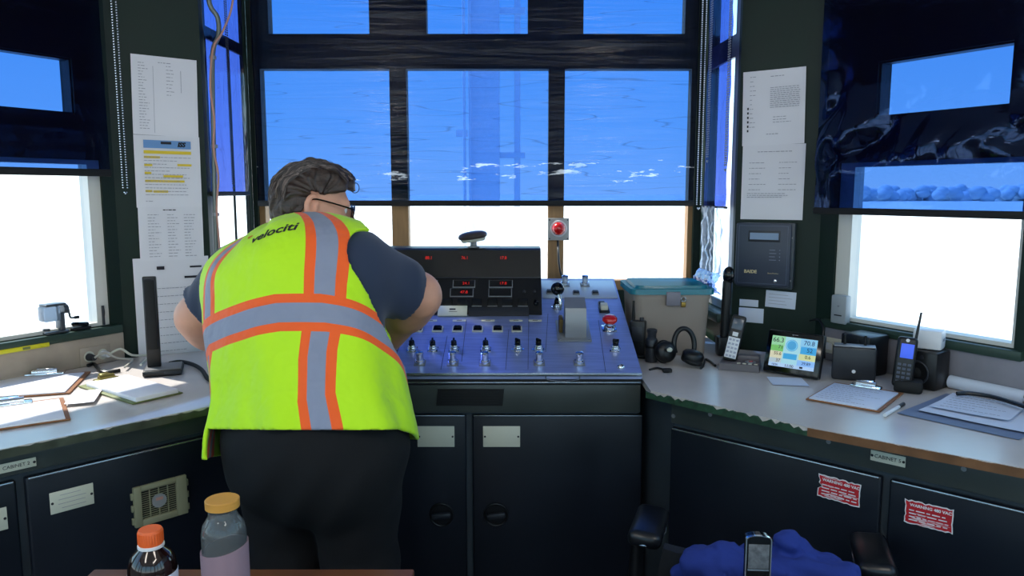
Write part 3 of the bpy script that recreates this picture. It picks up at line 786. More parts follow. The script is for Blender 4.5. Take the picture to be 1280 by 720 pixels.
# square cream button
g = G(); g.box((0, 0, .003), (.038, .045, .006), .002); M = slopeM(755, 388); o = obj('square_button', g, M_BLACK, M, con)
g = G(); g.box((0, .004, .014), (.026, .03, .02), .003); obj('cap', g, M_LABEL, M, o)
# red mushroom button
M = slopeM(761.5, 411); g = G(); g.box((0, 0, .001), (.05, .05, .002), .001); g.lathe([(.019, .002), (.019, .012), (.014, .016), (.013, .026)], 24); o = obj('stop_button', g, M_CHROME, M, con)
g = G(); g.lathe([(.013, .026), (.022, .028), (.026, .034), (.025, .042), (.019, .048), (.009, .051), (.001, .052)], 28); obj('mushroom_cap', g, M_REDLENS, M, o)
# small dome screw and key switch
M = slopeM(776, 459); g = G(); g.lathe([(.013, 0), (.013, .003), (.009, .008), (.004, .011), (.0005, .012)], 20); obj('dome_nut', g, M_CHROME, M, con)
# lever controller
c = PS.uv(718, 423); w0 = PS.uv(740, 431)[0] - PS.uv(697, 431)[0]; hh = PS.uv(718, 414)[1] - PS.uv(718, 431)[1]
M = slopeM(718, 424); g = G(); g.box((0, .055, .003), (w0, .15, .006), .002)
for sx in (-1, 1): g.cyl((sx * w0 * .43, -.012, .006), (sx * w0 * .43, -.012, .009), .004, seg=10)
lev = obj('lever_controller', g, M_STEEL, M, con)
pr = [(-.0, .006), (.004, .03), (.02, .075), (.035, .098), (.10, .108), (.10, .006)]
g = G(); T = g; vs = []
hw = .035; n = len(pr); g.raw([(-hw + .004, y, z) for y, z in pr] + [(hw + .004, y, z) for y, z in pr], [list(range(n)), list(range(n, 2 * n))[::-1]] + [[i, n + i, n + (i + 1) % n, (i + 1) % n] for i in range(n)])
obj('housing', g, M_STEEL, M, lev, smooth=25)
g = G(); g.box((-.038 - .006, .045, .035), (.014, .04, .05), .004); obj('pivot_bracket', g, mat('brass bracket', '#6e5a34', .4, metal=.6), M, lev)
pb = PS.hit(700, 402) + PS.n * .045; pt_ = W(697, 361, pb.y + .02)
g = G(); g.tube([pb, pb + V((0, 0, .03)), pt_], .006, 10); obj('lever', g, M_CHROME, None, lev)
g = G(); g.sph(pt_, .0235); obj('ball_knob', g, M_BLKG, None, lev)
# instrument hood
HX0, HX1 = -.60, W(676, 350, 2.8).x
prof = [(2.672, 1.066), (2.775, 1.187), (2.815, 1.287), (2.83, 1.292), (2.95, 1.292), (2.95, 1.14)]
g = G(); sweep(prof[::-1], HX0, HX1, g); hood = obj('instrument_hood', g, mat('black hood paint', '#050609', .4), None, con, smooth=0)
PL1 = Plane((0, 2.672, 1.066), (1, 0, 0), (0, .103, .121)); PL2 = Plane((0, 2.775, 1.187), (1, 0, 0), (0, .04, .1))
g = G(); a = PL1.pt(0, .159, .0015); g.bb(HX0, HX1, a.y - .002, a.y + .002, a.z - .002, a.z + .002); obj('crease_trim', g, M_DKGREY, None, hood)
# lower dark strip in front of the hood
def rect(pl, x0, x1, y0, y1):
    u0, v1 = pl.uv(x0, (y0 + y1) / 2)[0], pl.uv((x0 + x1) / 2, y0)[1]; u1, v0 = pl.uv(x1, (y0 + y1) / 2)[0], pl.uv((x0 + x1) / 2, y1)[1]
    return pl.pt((u0 + u1) / 2, (v0 + v1) / 2), u1 - u0, v1 - v0
def rpart(name, pl, x0, x1, y0, y1, m, parent, t=.002, d=0, bev=.0005, z0=0):
    c, w_, h_ = rect(pl, x0, x1, y0, y1); M = pl.M(c, 0, d); g = G(); g.box((0, 0, z0 + t / 2), (w_, h_, t), bev); return obj(name, g, m, M, parent), M, w_, h_
for px, s_ in ((536, '88.1'), (581, '76.1'), (629, '17.8')):
    obj('digits', text_mesh('digits', s_, .017, M_REDLED, sx=.9), None, PL2.M(PL2.hit(px, 322.5), 0, .001), hood)
for x0, x1, y0, y1, s_ in ((566, 594, 350.5, 360, '24.1'), (562.5, 592, 361, 371.5, '47.8'), (611, 641, 350.5, 360, '17.8'), (610.5, 640, 361, 371.5, None), (521, 547, 350.5, 360, '83.1')):
    o, M, w_, h_ = rpart('readout_frame', PL1, x0, x1, y0, y1, M_STEEL, hood, .003)
    g = G(); g.box((0, .0012, .0032), (w_ - .006, h_ - .005, .001)); obj('readout_window', g, M_BLKG, M, o)
    if s_: obj('digits', text_mesh('digits', s_, .016, M_REDLED), None, M @ Matrix.Translation((.008, .001, .0042)), o)
for x in (527, 559.5, 578, 596, 615.5, 634, 653.5):
    c = PL1.hit(x, 378.5); M = PL1.M(c); g = G(); g.box((0, 0, .004), (.036, .028, .008), .003); o = obj('hood_button', g, M_BLKG, M, hood)
    g = G(); g.box((0, -.0155, .002), (.036, .003, .004), .001); obj('bezel', g, M_STEEL, M, o)
for x in (655, 668):
    g = G(); g.lathe([(.006, 0), (.006, .006), (.002, .008)], 14); obj('trim_knob', g, M_DKGREY, PL1.M(PL1.hit(x, 365)), hood)
o, M, w_, h_ = rpart('legend_plate', PL1, 547.5, 584, 383.5, 396, M_LABEL, hood, .006, .002)
g = G(); g.box((.0, .006, .0062), (.022, .006, .0006)); g.box((.002, -.004, .0062), (.03, .0015, .0004)); obj('legend', g, M_INKD, M, o)
rpart('blank_strip', PL1, 586, 661, 385, 395.5, M_DKGREY, hood, .004, .001)
# ================================================================ things on the walls
def quad(pl, px0, px1, py, w, h, d=.0015, spin=0):
    return pl.M(pl.hit((px0 + px1) / 2, py), spin, d)
def sheet(w, h, curl=.004, seed=0, nx=8, ny=12):
    g = G(); vs = []; fs = []
    for j in range(ny + 1):
        for i in range(nx + 1):
            x = -w / 2 + w * i / nx; y = -h / 2 + h * j / ny
            z = .001 + curl * (1 + noise.noise(V((i * .25, j * .22, seed + .5)))) * (.25 + abs(i / nx - .5) * 1.2)
            vs.append((x, y, z))
    for j in range(ny):
        for i in range(nx):
            a = j * (nx + 1) + i; fs.append([a, a + 1, a + nx + 2, a + nx + 1])
    n = len(vs); vs += [(x, y, z - .0006) for x, y, z in vs]; fs += [[k + n for k in f[::-1]] for f in fs]
    g.raw(vs, fs); return g
def lines_mb(rows, z=.0062):
    """rows: (x0, x1, y, half height)"""
    g = G()
    for x0, x1, y, t in rows: g.bb(x0, x1, y - t, y + t, z, z + .0003)
    return g
def text_rows(rn, x0, x1, y0, y1, n, t=.0011, full=False):
    rows = []
    for i in range(n):
        y = y1 - (y1 - y0) * i / max(1, n - 1); x = x0; e = x1 if full else x0 + (x1 - x0) * rn.uniform(.45, 1)
        while x < e - .002:
            l = rn.uniform(.004, .014); rows.append((x, min(x + l, e), y, t)); x += l + .003
    return rows
def notice(pl, quadpx, label, d, seed, curl=.003, group=None, h=None):
    (x0, y0), (x1, y1), (x2, y2), (x3, y3) = quadpx       # TL TR BR BL
    c = [pl.hit(*q) for q in quadpx]
    w = ((c[1] - c[0]).length + (c[2] - c[3]).length) / 2; hh = ((c[3] - c[0]).length + (c[2] - c[1]).length) / 2
    ctr = (c[0] + c[1] + c[2] + c[3]) / 4
    down = ((c[3] - c[0]) + (c[2] - c[1])) / 2
    spin = math.atan2(-down.dot(pl.ux) * -1, -down.dot(pl.uy)) if False else math.atan2(down.dot(pl.ux), -down.dot(pl.uy))
    M = pl.M(ctr, spin, d)
    t = thing('paper_notice', M, label, 'notice', group)
    part('sheet', sheet(w, hh, curl, seed), M_PAPER, t, smooth=180)
    return t, w, hh
def ink(t, rows, m=M_INK, name='lettering', z=.0075):
    part(name, lines_mb(rows, z), m, t, smooth=0)
rn = random.Random(21)
CW = 'notices taped to the column beside the lamp'; CE = 'notices taped to the column above the wall box'
t, w, h = notice(PLC, [(163, 68), (245, 75), (248, 172), (166, 168)], 'faint typed list, topmost sheet above the yellow highlighted notice', .003, 1, group=CW)
ink(t, text_rows(rn, -.4 * w, -.24 * w, -.42 * h, .4 * h, 24, .0009) + text_rows(rn, .02 * w, .16 * w, .02 * h, .38 * h, 9, .0009) + text_rows(rn, -.1 * w, .2 * w, .41 * h, .42 * h, 1) + [(.24 * w, .247 * w, .2 * h, .14 * h), (-.18 * w, -.175 * w, -.05 * h, .42 * h)])
t, w, h = notice(PLC, [(166, 168), (249, 172), (252, 260), (171, 259)], 'notice with blue header band and yellow highlighted lines', .001, 2, group=CW)
ink(t, [(-.36 * w, .36 * w, .38 * h, .055 * h)], M_BLUEINK, 'header_band', .0066)
ink(t, [(-.1 * w, .06 * w, .40 * h, .018 * h)], M_INKD, 'header_mark', .0072)
part('header_lettering', text_mesh('header_lettering', 'ISS', .021, M_BLKM, shear=.25, bold=.0012), None, t, Matrix.Translation((.21 * w, .38 * h, .0078)))
ink(t, [(-.36 * w, .36 * w, .27 * h, .022 * h)] + [(-.36 * w + a * w, -.36 * w + b * w, y * h, .015 * h) for a, b, y in ((0, .24, .2), (.0, .12, .09), (.5, .72, .1), (0, .1, -.02), (.28, .58, -.06), (0, .18, -.13), (.16, .6, -.13), (0, .1, -.27), (.12, .34, -.275))], M_YELLOWINK, 'highlighting', .0064)
ink(t, text_rows(rn, -.36 * w, .36 * w, -.32 * h, .2 * h, 12, .0009) + text_rows(rn, -.36 * w, -.2 * w, -.42 * h, -.41 * h, 1, .0009), z=.0078)
t, w, h = notice(PLC, [(172, 259), (252, 259), (255, 326), (175, 324)], 'three column printed sheet below the highlighted notice', .003, 3, group=CW)
for a in (-.36, -.06, .2): ink(t, text_rows(rn, a * w, (a + .2) * w, -.42 * h, .36 * h, 15, .0009))
ink(t, text_rows(rn, -.12 * w, .18 * w, .44 * h, .45 * h, 1, .0015), M_INKD)
t, w, h = notice(PLC, [(163, 322), (262, 321), (264, 447), (176, 446)], 'large lower sheet hanging behind the black upright lamp', .001, 4, group=CW)
ink(t, [(-.2 * w, -.1 * w, .4 * h, .006), (.24 * w, .4 * w, .4 * h, .003), (.16 * w, .48 * w, .3 * h, .004)], M_INKD)
ink(t, text_rows(rn, -.35 * w, .4 * w, -.42 * h, .2 * h, 9, .0009))
t, w, h = notice(PRC, [(930, 90), (1008, 84), (1006, 180), (928, 182)], 'typed notice with a column of black dots, above a plainer sheet', .003, 5, group=CE)
ink(t, text_rows(rn, -.05 * w, .42 * w, .0 * h, .26 * h, 11, .0009, True) + text_rows(rn, .0 * w, .42 * w, -.2 * h, -.13 * h, 3, .0009) + text_rows(rn, -.38 * w, -.28 * w, -.25 * h, .42 * h, 12, .0009) + text_rows(rn, -.1 * w, .2 * w, -.36 * h, -.355 * h, 1) + text_rows(rn, -.05 * w, .2 * w, .4 * h, .41 * h, 1))
ink(t, [(-.42 * w, -.395 * w, (-.3 + .06 * k) * h, .004) for k in range(6)], M_INKD, 'bullet_dots')
t, w, h = notice(PRC, [(929, 181), (1008, 180), (1003, 275), (926, 274)], 'sparsely typed form taped directly above the grey wall box', .001, 6, group=CE)
ink(t, text_rows(rn, -.25 * w, .3 * w, .4 * h, .405 * h, 1, .0011, True) + text_rows(rn, -.38 * w, -.1 * w, -.1 * h, .26 * h, 6, .0009) + text_rows(rn, .1 * w, .42 * w, -.1 * h, .26 * h, 6, .0009) + text_rows(rn, -.4 * w, .42 * w, -.2 * h, -.15 * h, 3, .0009))

# grey wall unit
M_UNIT = mat('blue grey enclosure', '#343c4c', .4, vary=.05); M_UNITK = mat('unit keyline', '#5a6478', .5)
c0, w, h = (lambda pl: ((pl.hit(955.5, 319)), (pl.uv(991, 319)[0] - pl.uv(920, 319)[0]), (pl.uv(955, 278)[1] - pl.uv(955, 360)[1])))(PRC.off(.03))
M = PRC.M(PRC.hit(956.5, 318.5), 0, .001); wu = thing('wall_unit', M, 'grey electronic wall unit with a small window display on the column', 'wall unit')
g = G(); g.box((.006, 0, .016), (w, h * .99, .032), .004); part('back_box', g, M_CABG, wu)
g = G(); g.box((0, 0.003, .039), (w * .97, h * .96, .014), .007); part('front_cover', g, M_UNIT, wu)
def keyline(w_, h_, y, z, t=.0012):
    g = G(); g.bb(-w_ / 2, w_ / 2, y + h_ / 2 - t, y + h_ / 2, z, z + .0004); g.bb(-w_ / 2, w_ / 2, y - h_ / 2, y - h_ / 2 + t, z, z + .0004); g.bb(-w_ / 2, -w_ / 2 + t, y - h_ / 2, y + h_ / 2, z, z + .0004); g.bb(w_ / 2 - t, w_ / 2, y - h_ / 2, y + h_ / 2, z, z + .0004); return g
part('keyline', keyline(w * .86, h * .88, .003, .046), M_UNITK, wu)
g = G(); g.box((.02 * w, .295 * h, .046), (w * .56, h * .17, .002), .001); bz_ = part('display_bezel', g, M_DKGREY, wu)
g = G(); g.box((.02 * w, .295 * h, .0475), (w * .5, h * .1, .001)); part('display_window', g, mat('pale lcd', '#7d93ae', .3), wu)
g = G()
for k in range(4):
    y = (.09 - k * .05) * h; g.bb(.12 * w, (.22 + .02 * (k % 2)) * w, y - .001, y + .001, .046, .0464); g.sph((.3 * w, y, .046), .002, 8, 6)
part('indicator_legends', g, mat('pale legend', '#7f8798', .6), wu)
part('lettering', text_mesh('lettering', 'BAIDE', .0165, mat('cream legend', '#c9b98c', .6), bold=.0004), None, wu, Matrix.Translation((-.2 * w, -.25 * h, .0464)))
part('lettering', text_mesh('lettering', 'Shunt Monitor', .0065, mat('cream legend', '#c9b98c', .6)), None, wu, Matrix.Translation((.2 * w, -.262 * h, .0464)))
g = G(); g.lathe([(.007, 0), (.007, .004), (.004, .006)], 14, (.24 * w, -.375 * h, .046)); part('key_lock', g, M_CHROME, wu)
for px, py in ((990, 350), (992, 297)):
    g = G(); c = PRC.hit(px, py); g.cyl((0, 0, 0), (0, 0, .034), .0035, seg=8); obj('cover_screw', g, M_STEEL, PRC.M(c, 0, .0), wu)
def label_thing(pl, x0, x1, y0, y1, lab, lines, spin=0, m=M_PAPER2):
    c, w_, h_ = rect(pl, x0, x1, y0, y1); t = thing('adhesive_label', pl.M(c, spin, .001), lab, 'label', 'adhesive labels under the wall unit')
    g = G(); g.box((0, 0, .0006), (w_, h_, .0012), .0003); part('sticker', g, m, t)
    if lines:
        g = G(); rn = random.Random(int(x0))
        for i in range(lines): y = h_ * (.28 - .56 * i / max(1, lines - 1)); g.bb(-w_ * .4, w_ * rn.uniform(.1, .4), y - .0006, y + .0006, .0012, .0015)
        part('lettering', g, M_INK, t, smooth=0)
label_thing(PRC, 957, 995, 364, 385, 'wide printed label just below the wall unit', 4, R(-2))
label_thing(PRC, 924.5, 948, 374.5, 383, 'thin narrow white label over a squarer one', 0)
label_thing(PRC, 923.5, 954.5, 385, 403, 'blank white label nearest the cordless phone', 0)

# red warning light on the mullion
Pm = PF.off(-.02); c, w, h = rect(Pm, 684.5, 711, 272.5, 300)
wl = thing('warning_light', Pm.M(c), 'red dome warning light on a square plate against the window post', 'warning light')
g = G(); g.box((0, 0, .012), (w, h, .024), .003); part('back_plate', g, mat('pale grey plate', '#a9aaa8', .4), wl)
for sx in (-1, 1):
    for sy in (-1, 1): g = G(); g.cyl((sx * w * .42, sy * h * .42, .024), (sx * w * .42, sy * h * .42, .026), .003, seg=8); part('screw', g, M_DKGREY, wl)
g = G(); g.torus((0, .003, .026), w * .33, .006); part('lens_ring', g, M_WHITE, wl)
g = G(); g.lathe([(w * .31, .024), (w * .31, .036), (w * .26, .05), (w * .15, .06), (.001, .063)], 28, (0, .003, 0)); part('lens', g, M_REDLENS, wl)
a = Pm.hit(697, 299); g = G(); g.tube([a + V((0, -.01, 0)), W(698, 320, 3.20), W(700, 338, 3.21), W(703, 350, 3.22), V((W(703, 350, 3.2).x, 3.2, 1.03))], .0045, 8); obj('cable', g, M_DKGREY, None, wl)

# pipe and pink cable on the bay corner
g = G(); px = [(255, -40), (262, 5), (272, 22), (273, 45), (266, 66), (266, 130), (268, 220), (271, 320), (273, 400), (274, 432)]
pts = [PBL.pt(-.02, 0) for _ in px]
PJ = Plane((-1.066, 2.80, 0), (.86, .5, 0), (0, 0, 1))
pp = thing('conduit_pipe', PJ.hit(274, 440), 'grey conduit pipe running down the corner beside the notices', 'conduit pipe')
g.tube([PJ.hit(*q) for q in px], .0085, 10, 4); obj('pipe', g, mat('grey conduit', '#6d7470', .35, metal=.4), None, pp)
for y in (72, 183, 268):
    xx = 266 if y < 100 else 268 if y < 200 else 270
    g = G(); c = PJ.hit(xx, y); g.cyl(c + V((0, 0, -.006)), c + V((0, 0, .006)), .012, seg=12); obj('clip', g, M_STEEL, None, pp)
PK = PJ.off(.016)
g = G(); g.tube([PK.hit(*q) for q in ((294, -30), (289, 12), (277, 42), (266, 62), (263, 110), (268, 150), (267, 186), (273, 220), (271, 262), (275, 320), (276, 400), (277, 430))], .0038, 8, 4)
obj('pink_cable', g, mat('pink cable sheath', '#c08d7c', .5), None, None, 'thin pinkish cable tied along the conduit pipe', 'cable')

# ================================================================ worktop things, window side
def top(px, py, z=ZC): return Pz(px, py, z)
def tz(p, ang=0): return Matrix.Translation(p) @ Matrix.Rotation(ang, 4, 'Z')
# outlet with two plugs and cords
PTL = PL.off(.012)
c, w, h = rect(PTL, 97, 140, 432, 456); M = PTL.M(c)
ot = thing('wall_outlet', M, 'double outlet plate on the cream board under the window', 'outlet')
g = G(); g.box((0, 0, .002), (w * .9, h * .95, .004), .001); part('cover_plate', g, M_BEIGE, ot)
for sx in (-.2, .2): g = G(); g.lathe([(.018, .004), (.018, .006), (.001, .006)], 20, (sx * w, 0, 0)); part('socket', g, M_LABEL, ot)
wc = Pz(160, 462, ZC)
for sx, mm, nm, lb, pth in ((-.2, M_DKGREY, 'power_cord', 'dark plugged power cord in the double outlet', ((120, 447), (132, 453), (146, 454), (156, 459))), (.2, M_WHITE, 'power_cord', 'white plugged power cord in the double outlet', ((140, 442), (150, 449), (166, 449), (176, 456)))):
    pm = PTL.M(PTL.pt(*PTL.uv(*((110, 446) if sx < 0 else (128, 442)))), 0, .0065); t = thing(nm, pm, lb, 'power cord', 'power cords in the double outlet')
    g = G(); g.cyl((0, 0, 0), (0, 0, .03), .013, .009, 14); part('plug', g, mm, t)
    p0 = pm @ V((0, 0, .03)); pts = [p0] + [PTL.hit(*q) + PTL.n * (.05 + .02 * i) + V((0, 0, .022)) for i, q in enumerate(pth[:-1])] + [Pz(pth[-1][0], pth[-1][1], ZC + .012)]
    g = G(); g.tube(pts, .004, 8); obj('cord', g, M_LABEL if sx > 0 else mat('grey cord', '#a8a49a', .5), None, t)
# pencil sharpener on the sill ledge
sp = PL.pt(PL.uv(70, 411)[0], zs_l - .001, -.012)
M = PM(PL); M.translation = sp; sh = thing('pencil_sharpener', M, 'hand-cranked pencil sharpener standing on the sunny window sill', 'pencil sharpener')
M_SHG = mat('grey sharpener metal', '#4c5258', .35, metal=.5)
g = G(); g.box((0, 0, .004), (.075, .045, .008), .003); g.box((.022, 0, .035), (.018, .03, .06), .004); part('base', g, M_SHG, sh)
g = G(); g.box((-.012, -.002, .066), (.052, .044, .05), .006); part('shavings_box', g, mat('smoky clear plastic', '#8d9db0', .15, trans=.6), sh)
g = G(); g.box((.0, -.002, .094), (.066, .044, .008), .003); part('cap', g, M_SHG, sh)
g = G(); g.cyl((.03, 0, .075), (.045, 0, .075), .016, seg=20); part('end_plate', g, M_SHG, sh)
g = G(); g.tube([(.045, 0, .078), (.05, 0, .075), (.054, 0, .05), (.058, 0, .042), (.075, 0, .041)], .0033, 8); part('crank', g, M_SHG, sh)
g = G(); g.cyl((.07, 0, .041), (.083, 0, .041), .0055, seg=12); part('crank_knob', g, M_BLACK, sh)
g = G(); g.tube([(-.03, -.03, .018), (-.05, -.03, .02)], .004, 8, 1); part('clamp_screw', g, M_SHG, sh)
# black bulldog clip and eraser block on the ledge
M = PM(PL); M.translation = PL.pt(PL.uv(101, 408)[0], zs_l - .001, .0); t = thing('stapler', M, 'small black stapler lying on the sill by the sharpener', 'stapler')
g = G(); g.box((0, 0, .005), (.06, .022, .01), .003); part('base', g, M_BLACK, t)
g = G(); g.box((-.002, 0, .019), (.056, .018, .014), .006, Matrix.Rotation(R(6), 4, 'Y')); part('arm', g, M_BLKG, t)
# hanging black pen clipped on white frame
M = PM(PL); M.translation = PL.pt(PL.uv(130, 388)[0], PL.uv(130, 395)[1], -.012); t = thing('clip_hook', M, 'dark pen hanging against the white window frame', 'pen')
g = G(); g.cyl((0, -.006, -.03), (0, -.006, .035), .0045, seg=10); part('barrel', g, M_DKGREY, t)
g = G(); g.tube([(0, -.011, .03), (0, -.014, .015), (0, -.0115, 0)], .0018, 6); part('pocket_clip', g, M_BLACK, t)
g = G(); g.cyl((0, -.006, -.042), (0, -.006, -.03), .001, .0045, 10); part('tip', g, M_STEEL, t)
t.name = 'pen'
MW['pen'] = M
# yellow strip lying along the sill front
a = S(PL, -40, 436); b = S(PL, 57, 426); M = PM(PL); M.translation = PL.pt((a + b) / 2, Z(PL, 30, 434) , .0)
t = thing('yellow_level', M, 'yellow straightedge lying along the front of the sill', 'straightedge'); L_ = b - a
g = G(); g.box((0, -.012, .0), (L_, .022, .014), .002); part('bar', g, mat('yellow paint', '#c8c020', .4), t)
g = G(); g.box((L_ * .18, -.0235, 0), (L_ * .1, .001, .008)); part('dark_mark', g, M_OLIVE, t)

def paper_at(corners_px, label, z, name='paper_sheet', m=M_PAPER, curl=.003, rows=0, seed=1, cat='paper', group=None):
    c = [Pz(x, y, z) for x, y in corners_px]      # TL TR BR BL as seen from above
    w = ((c[1] - c[0]).length + (c[2] - c[3]).length) / 2; h = ((c[3] - c[0]).length + (c[2] - c[1]).length) / 2
    ctr = sum(c, V()) / 4; ux = ((c[1] - c[0]) + (c[2] - c[3])).normalized()
    M = tz(ctr, math.atan2(ux.y, ux.x)); t = thing(name, M, label, cat, group)
    part('sheet', sheet(w, h, curl, seed, 8, 8), m, t, smooth=180)
    if rows:
        rn = random.Random(seed); part('lettering', lines_mb(text_rows(rn, -.4 * w, .4 * w, -.4 * h, .4 * h, rows, .0009), curl * 2 + .0015), M_INK, t, smooth=0)
    return t, w, h
def clip_hw(t, x, y, z, m=M_CHROME, w=.12, rot=0):
    """lever clip of a clipboard"""
    g = G(); Mr = Matrix.Rotation(rot, 4, 'Z')
    g.box((x, y, z + .005), (w, .03, .01), .004, Mr); part('clip_plate', g, m, t)
    g = G(); g.cyl(V((x, y, z + .012)) - Mr @ V((w * .32, 0, 0)), V((x, y, z + .012)) + Mr @ V((w * .32, 0, 0)), .009, seg=14)
    g.box(V((x, y, z + .017)) + Mr @ V((0, .012, 0)), (w * .45, .024, .012), .005, Mr); part('clip_lever', g, m, t)
def clipboard(corners_px, label, z, board, m_paper, sheets, clip_side, seed, cm=M_CHROME, inset=.012, rows=8, clipw=.11, pile=.004):
    c = [Pz(x, y, z) for x, y in corners_px]
    w = ((c[1] - c[0]).length + (c[2] - c[3]).length) / 2; h = ((c[3] - c[0]).length + (c[2] - c[1]).length) / 2
    ctr = sum(c, V()) / 4; ux = ((c[1] - c[0]) + (c[2] - c[3])).normalized()
    t = thing('clipboard', tz(ctr, math.atan2(ux.y, ux.x)), label, 'clipboard', 'clipboards on the worktops')
    g = G(); g.box((0, 0, .0025), (w, h, .004), .0015); part('board', g, board, t)
    g = G(); g.box((0, -.012, .0045 + pile / 2), (w - 2 * inset, h - .03, pile), .0008); part('paper_stack', g, m_paper, t)
    if rows:
        rn = random.Random(seed); part('lettering', lines_mb(text_rows(rn, -.4 * w, .36 * w, -.4 * h, .3 * h, rows, .0009), .0047 + pile), M_INK, t, smooth=0)
    clip_hw(t, 0, h / 2 - .022, .004 + pile * .3, cm, clipw)
    return t
clipboard([(12, 470), (112, 468), (86, 490), (-45, 505)], 'clipboard with big chrome clip and sunlit sheets under the outlet', ZC + .001, M_CLIPB, M_PAPER, 3, 0, 3, rows=0)
clipboard([(124, 477), (176, 472), (206, 493), (142, 514)], 'olive clipboard with a thick pad, nearest the lamp base', ZC + .001, M_OLIVE, M_PAPER, 6, 0, 4, cm=mat('olive brass clip', '#8c8148', .3, metal=.8), rows=0, pile=.012, clipw=.07)
clipboard([(-60, 512), (66, 505), (94, 519), (-60, 553)], 'clipboard of white sheets at the worktop front edge', ZC + .001, M_CLIPB, M_PAPER, 3, 0, 5, rows=0)
paper_at([(78, 491), (116, 489), (130, 501), (96, 505)], 'loose white sheet between the three clipboards', ZC + .0066, seed=9, curl=.002)
# black upright desk lamp with folded head
b = Pz(205, 466, ZC); ln = thing('desk_lamp', tz(b, R(20)), 'tall black folded desk lamp on a square base before the notices', 'desk lamp')
g = G(); g.box((0, 0, .011), (.115, .115, .02), .006); part('base', g, M_BLACK, ln)
g = G(); g.box((0, 0, .0215), (.105, .105, .003), .001); part('base_top', g, mat('grey lamp base top', '#6a6a6c', .35), ln)
topz = W(194, 346, b.y).z - ZC; bx = W(195, 462, b.y + .0).x - b.x
g = G(); g.box((bx * .9 - .004, .0, topz / 2 + .012), (.041, .018, topz - .02), .004); part('stem', g, M_BLACK, ln)
g = G(); g.box((bx * .9 - .004, -.0165, topz * .62), (.034, .012, topz * .72), .005); part('folded_head', g, M_BLKM, ln)
g = G(); g.cyl((bx * .9 - .022, 0, topz - .014), (bx * .9 + .014, 0, topz - .014), .0085, seg=16); part('hinge', g, M_BLACK, ln)
g = G(); g.box((.03, -.0575, .011), (.05, .001, .008)); part('touch_strip', g, M_DKGREY, ln)
# black cables behind clipboards
g = G(); g.tube([PL.pt(S(PL, x_, 462), ZC + .0065, .03) for x_ in (104, 112)] + [Pz(128, 465, ZC + .0065), Pz(150, 463, ZC + .0065)], .006, 8); obj('cable', g, M_BLACK, None, None, 'thick black cable lying on the worktop below the double outlet', 'cable')
g = G(); g.tube([Pz(*q, ZC + .0065) for q in ((212, 454), (225, 452), (240, 455), (252, 462), (262, 475), (275, 470))], .0065, 8); obj('cable', g, M_BLKM, None, None, 'black looped cable trailing from the lamp toward the console', 'cable')

# ================================================================ worktop things, phone side
# storage bin with turquoise lid
b0 = Pz(782, 440, ZC); bw = .275; by0 = 2.66; by1 = 2.93; bx0 = .430; bx1 = bx0 + bw; bh = .225
bt = thing('storage_bin', ((bx0 + bx1) / 2, (by0 + by1) / 2, ZC), 'translucent storage bin with a turquoise lid beside the console', 'storage bin')
M_BIN = milky('milky bin plastic', '#e8ddd2', .38); M_LID = milky('turquoise lid', '#1b9fb4', .05, .45, .12)
g = G(); W2 = bw / 2; D2 = (by1 - by0) / 2
def frustum(g, a, b, z0, z1, k, r=.03, n=6, cap=True, top=False):
    def ring(w_, d_, z):
        o = []
        for cx_, cy_, a0 in ((w_ - r, d_ - r, 0), (-w_ + r, d_ - r, 90), (-w_ + r, -d_ + r, 180), (w_ - r, -d_ + r, 270)):
            for i in range(n + 1): an = R(a0 + 90 * i / n); o.append((cx_ + r * math.cos(an), cy_ + r * math.sin(an), z))
        return o
    A_ = ring(a * k, b * k, z0); B_ = ring(a, b, z1); m = len(A_)
    fs = [[i, (i + 1) % m, m + (i + 1) % m, m + i] for i in range(m)]
    if cap: fs.append(list(range(m))[::-1])
    if top: fs.append(list(range(m, 2 * m)))
    g.raw(A_ + B_, fs)
frustum(g, W2, D2, 0, bh, .92); frustum(g, W2 - .004, D2 - .004, .004, bh, .92)
part('tub', g, M_BIN, bt)
g = G(); frustum(g, W2 + .002, D2 + .002, bh - .02, bh - .002, 1.0, cap=False); part('rim', g, M_BIN, bt)
g = G(); frustum(g, W2 + .012, D2 + .012, bh - .004, bh + .016, 1.0, top=True); frustum(g, W2 - .01, D2 - .01, bh + .016, bh + .026, 1.03, top=True); part('lid', g, M_LID, bt)
g = G(); g.box((.0, -D2 - .012, bh - .018), (.05, .012, .05), .004); part('latch', g, mat('grey latch', '#7a7680', .4), bt)
g = G(); g.torus((.035, -D2 - .016, bh - .02), .008, .002, Matrix.Rotation(R(90), 4, 'X')); part('padlock_shackle', g, M_CHROME, bt)
g = G(); g.box((.035, -D2 - .018, bh - .038), (.016, .008, .018), .002); part('padlock', g, mat('brass', '#8a7038', .3, metal=.9), bt)
# contents seen dimly through the wall
g = G(); g.box((-.0, .0, .072), (bw * .76, .19, .13), .02); g.box((.0, .01, .155), (bw * .74, .17, .05), .02); obj('rag_bundle', g, mat('brown rag', '#8a6450', .9), Matrix.Translation(((bx0 + bx1) / 2, (by0 + by1) / 2, ZC + .0055)), None, 'brown bundle seen dimly inside the translucent storage bin', 'bundle')
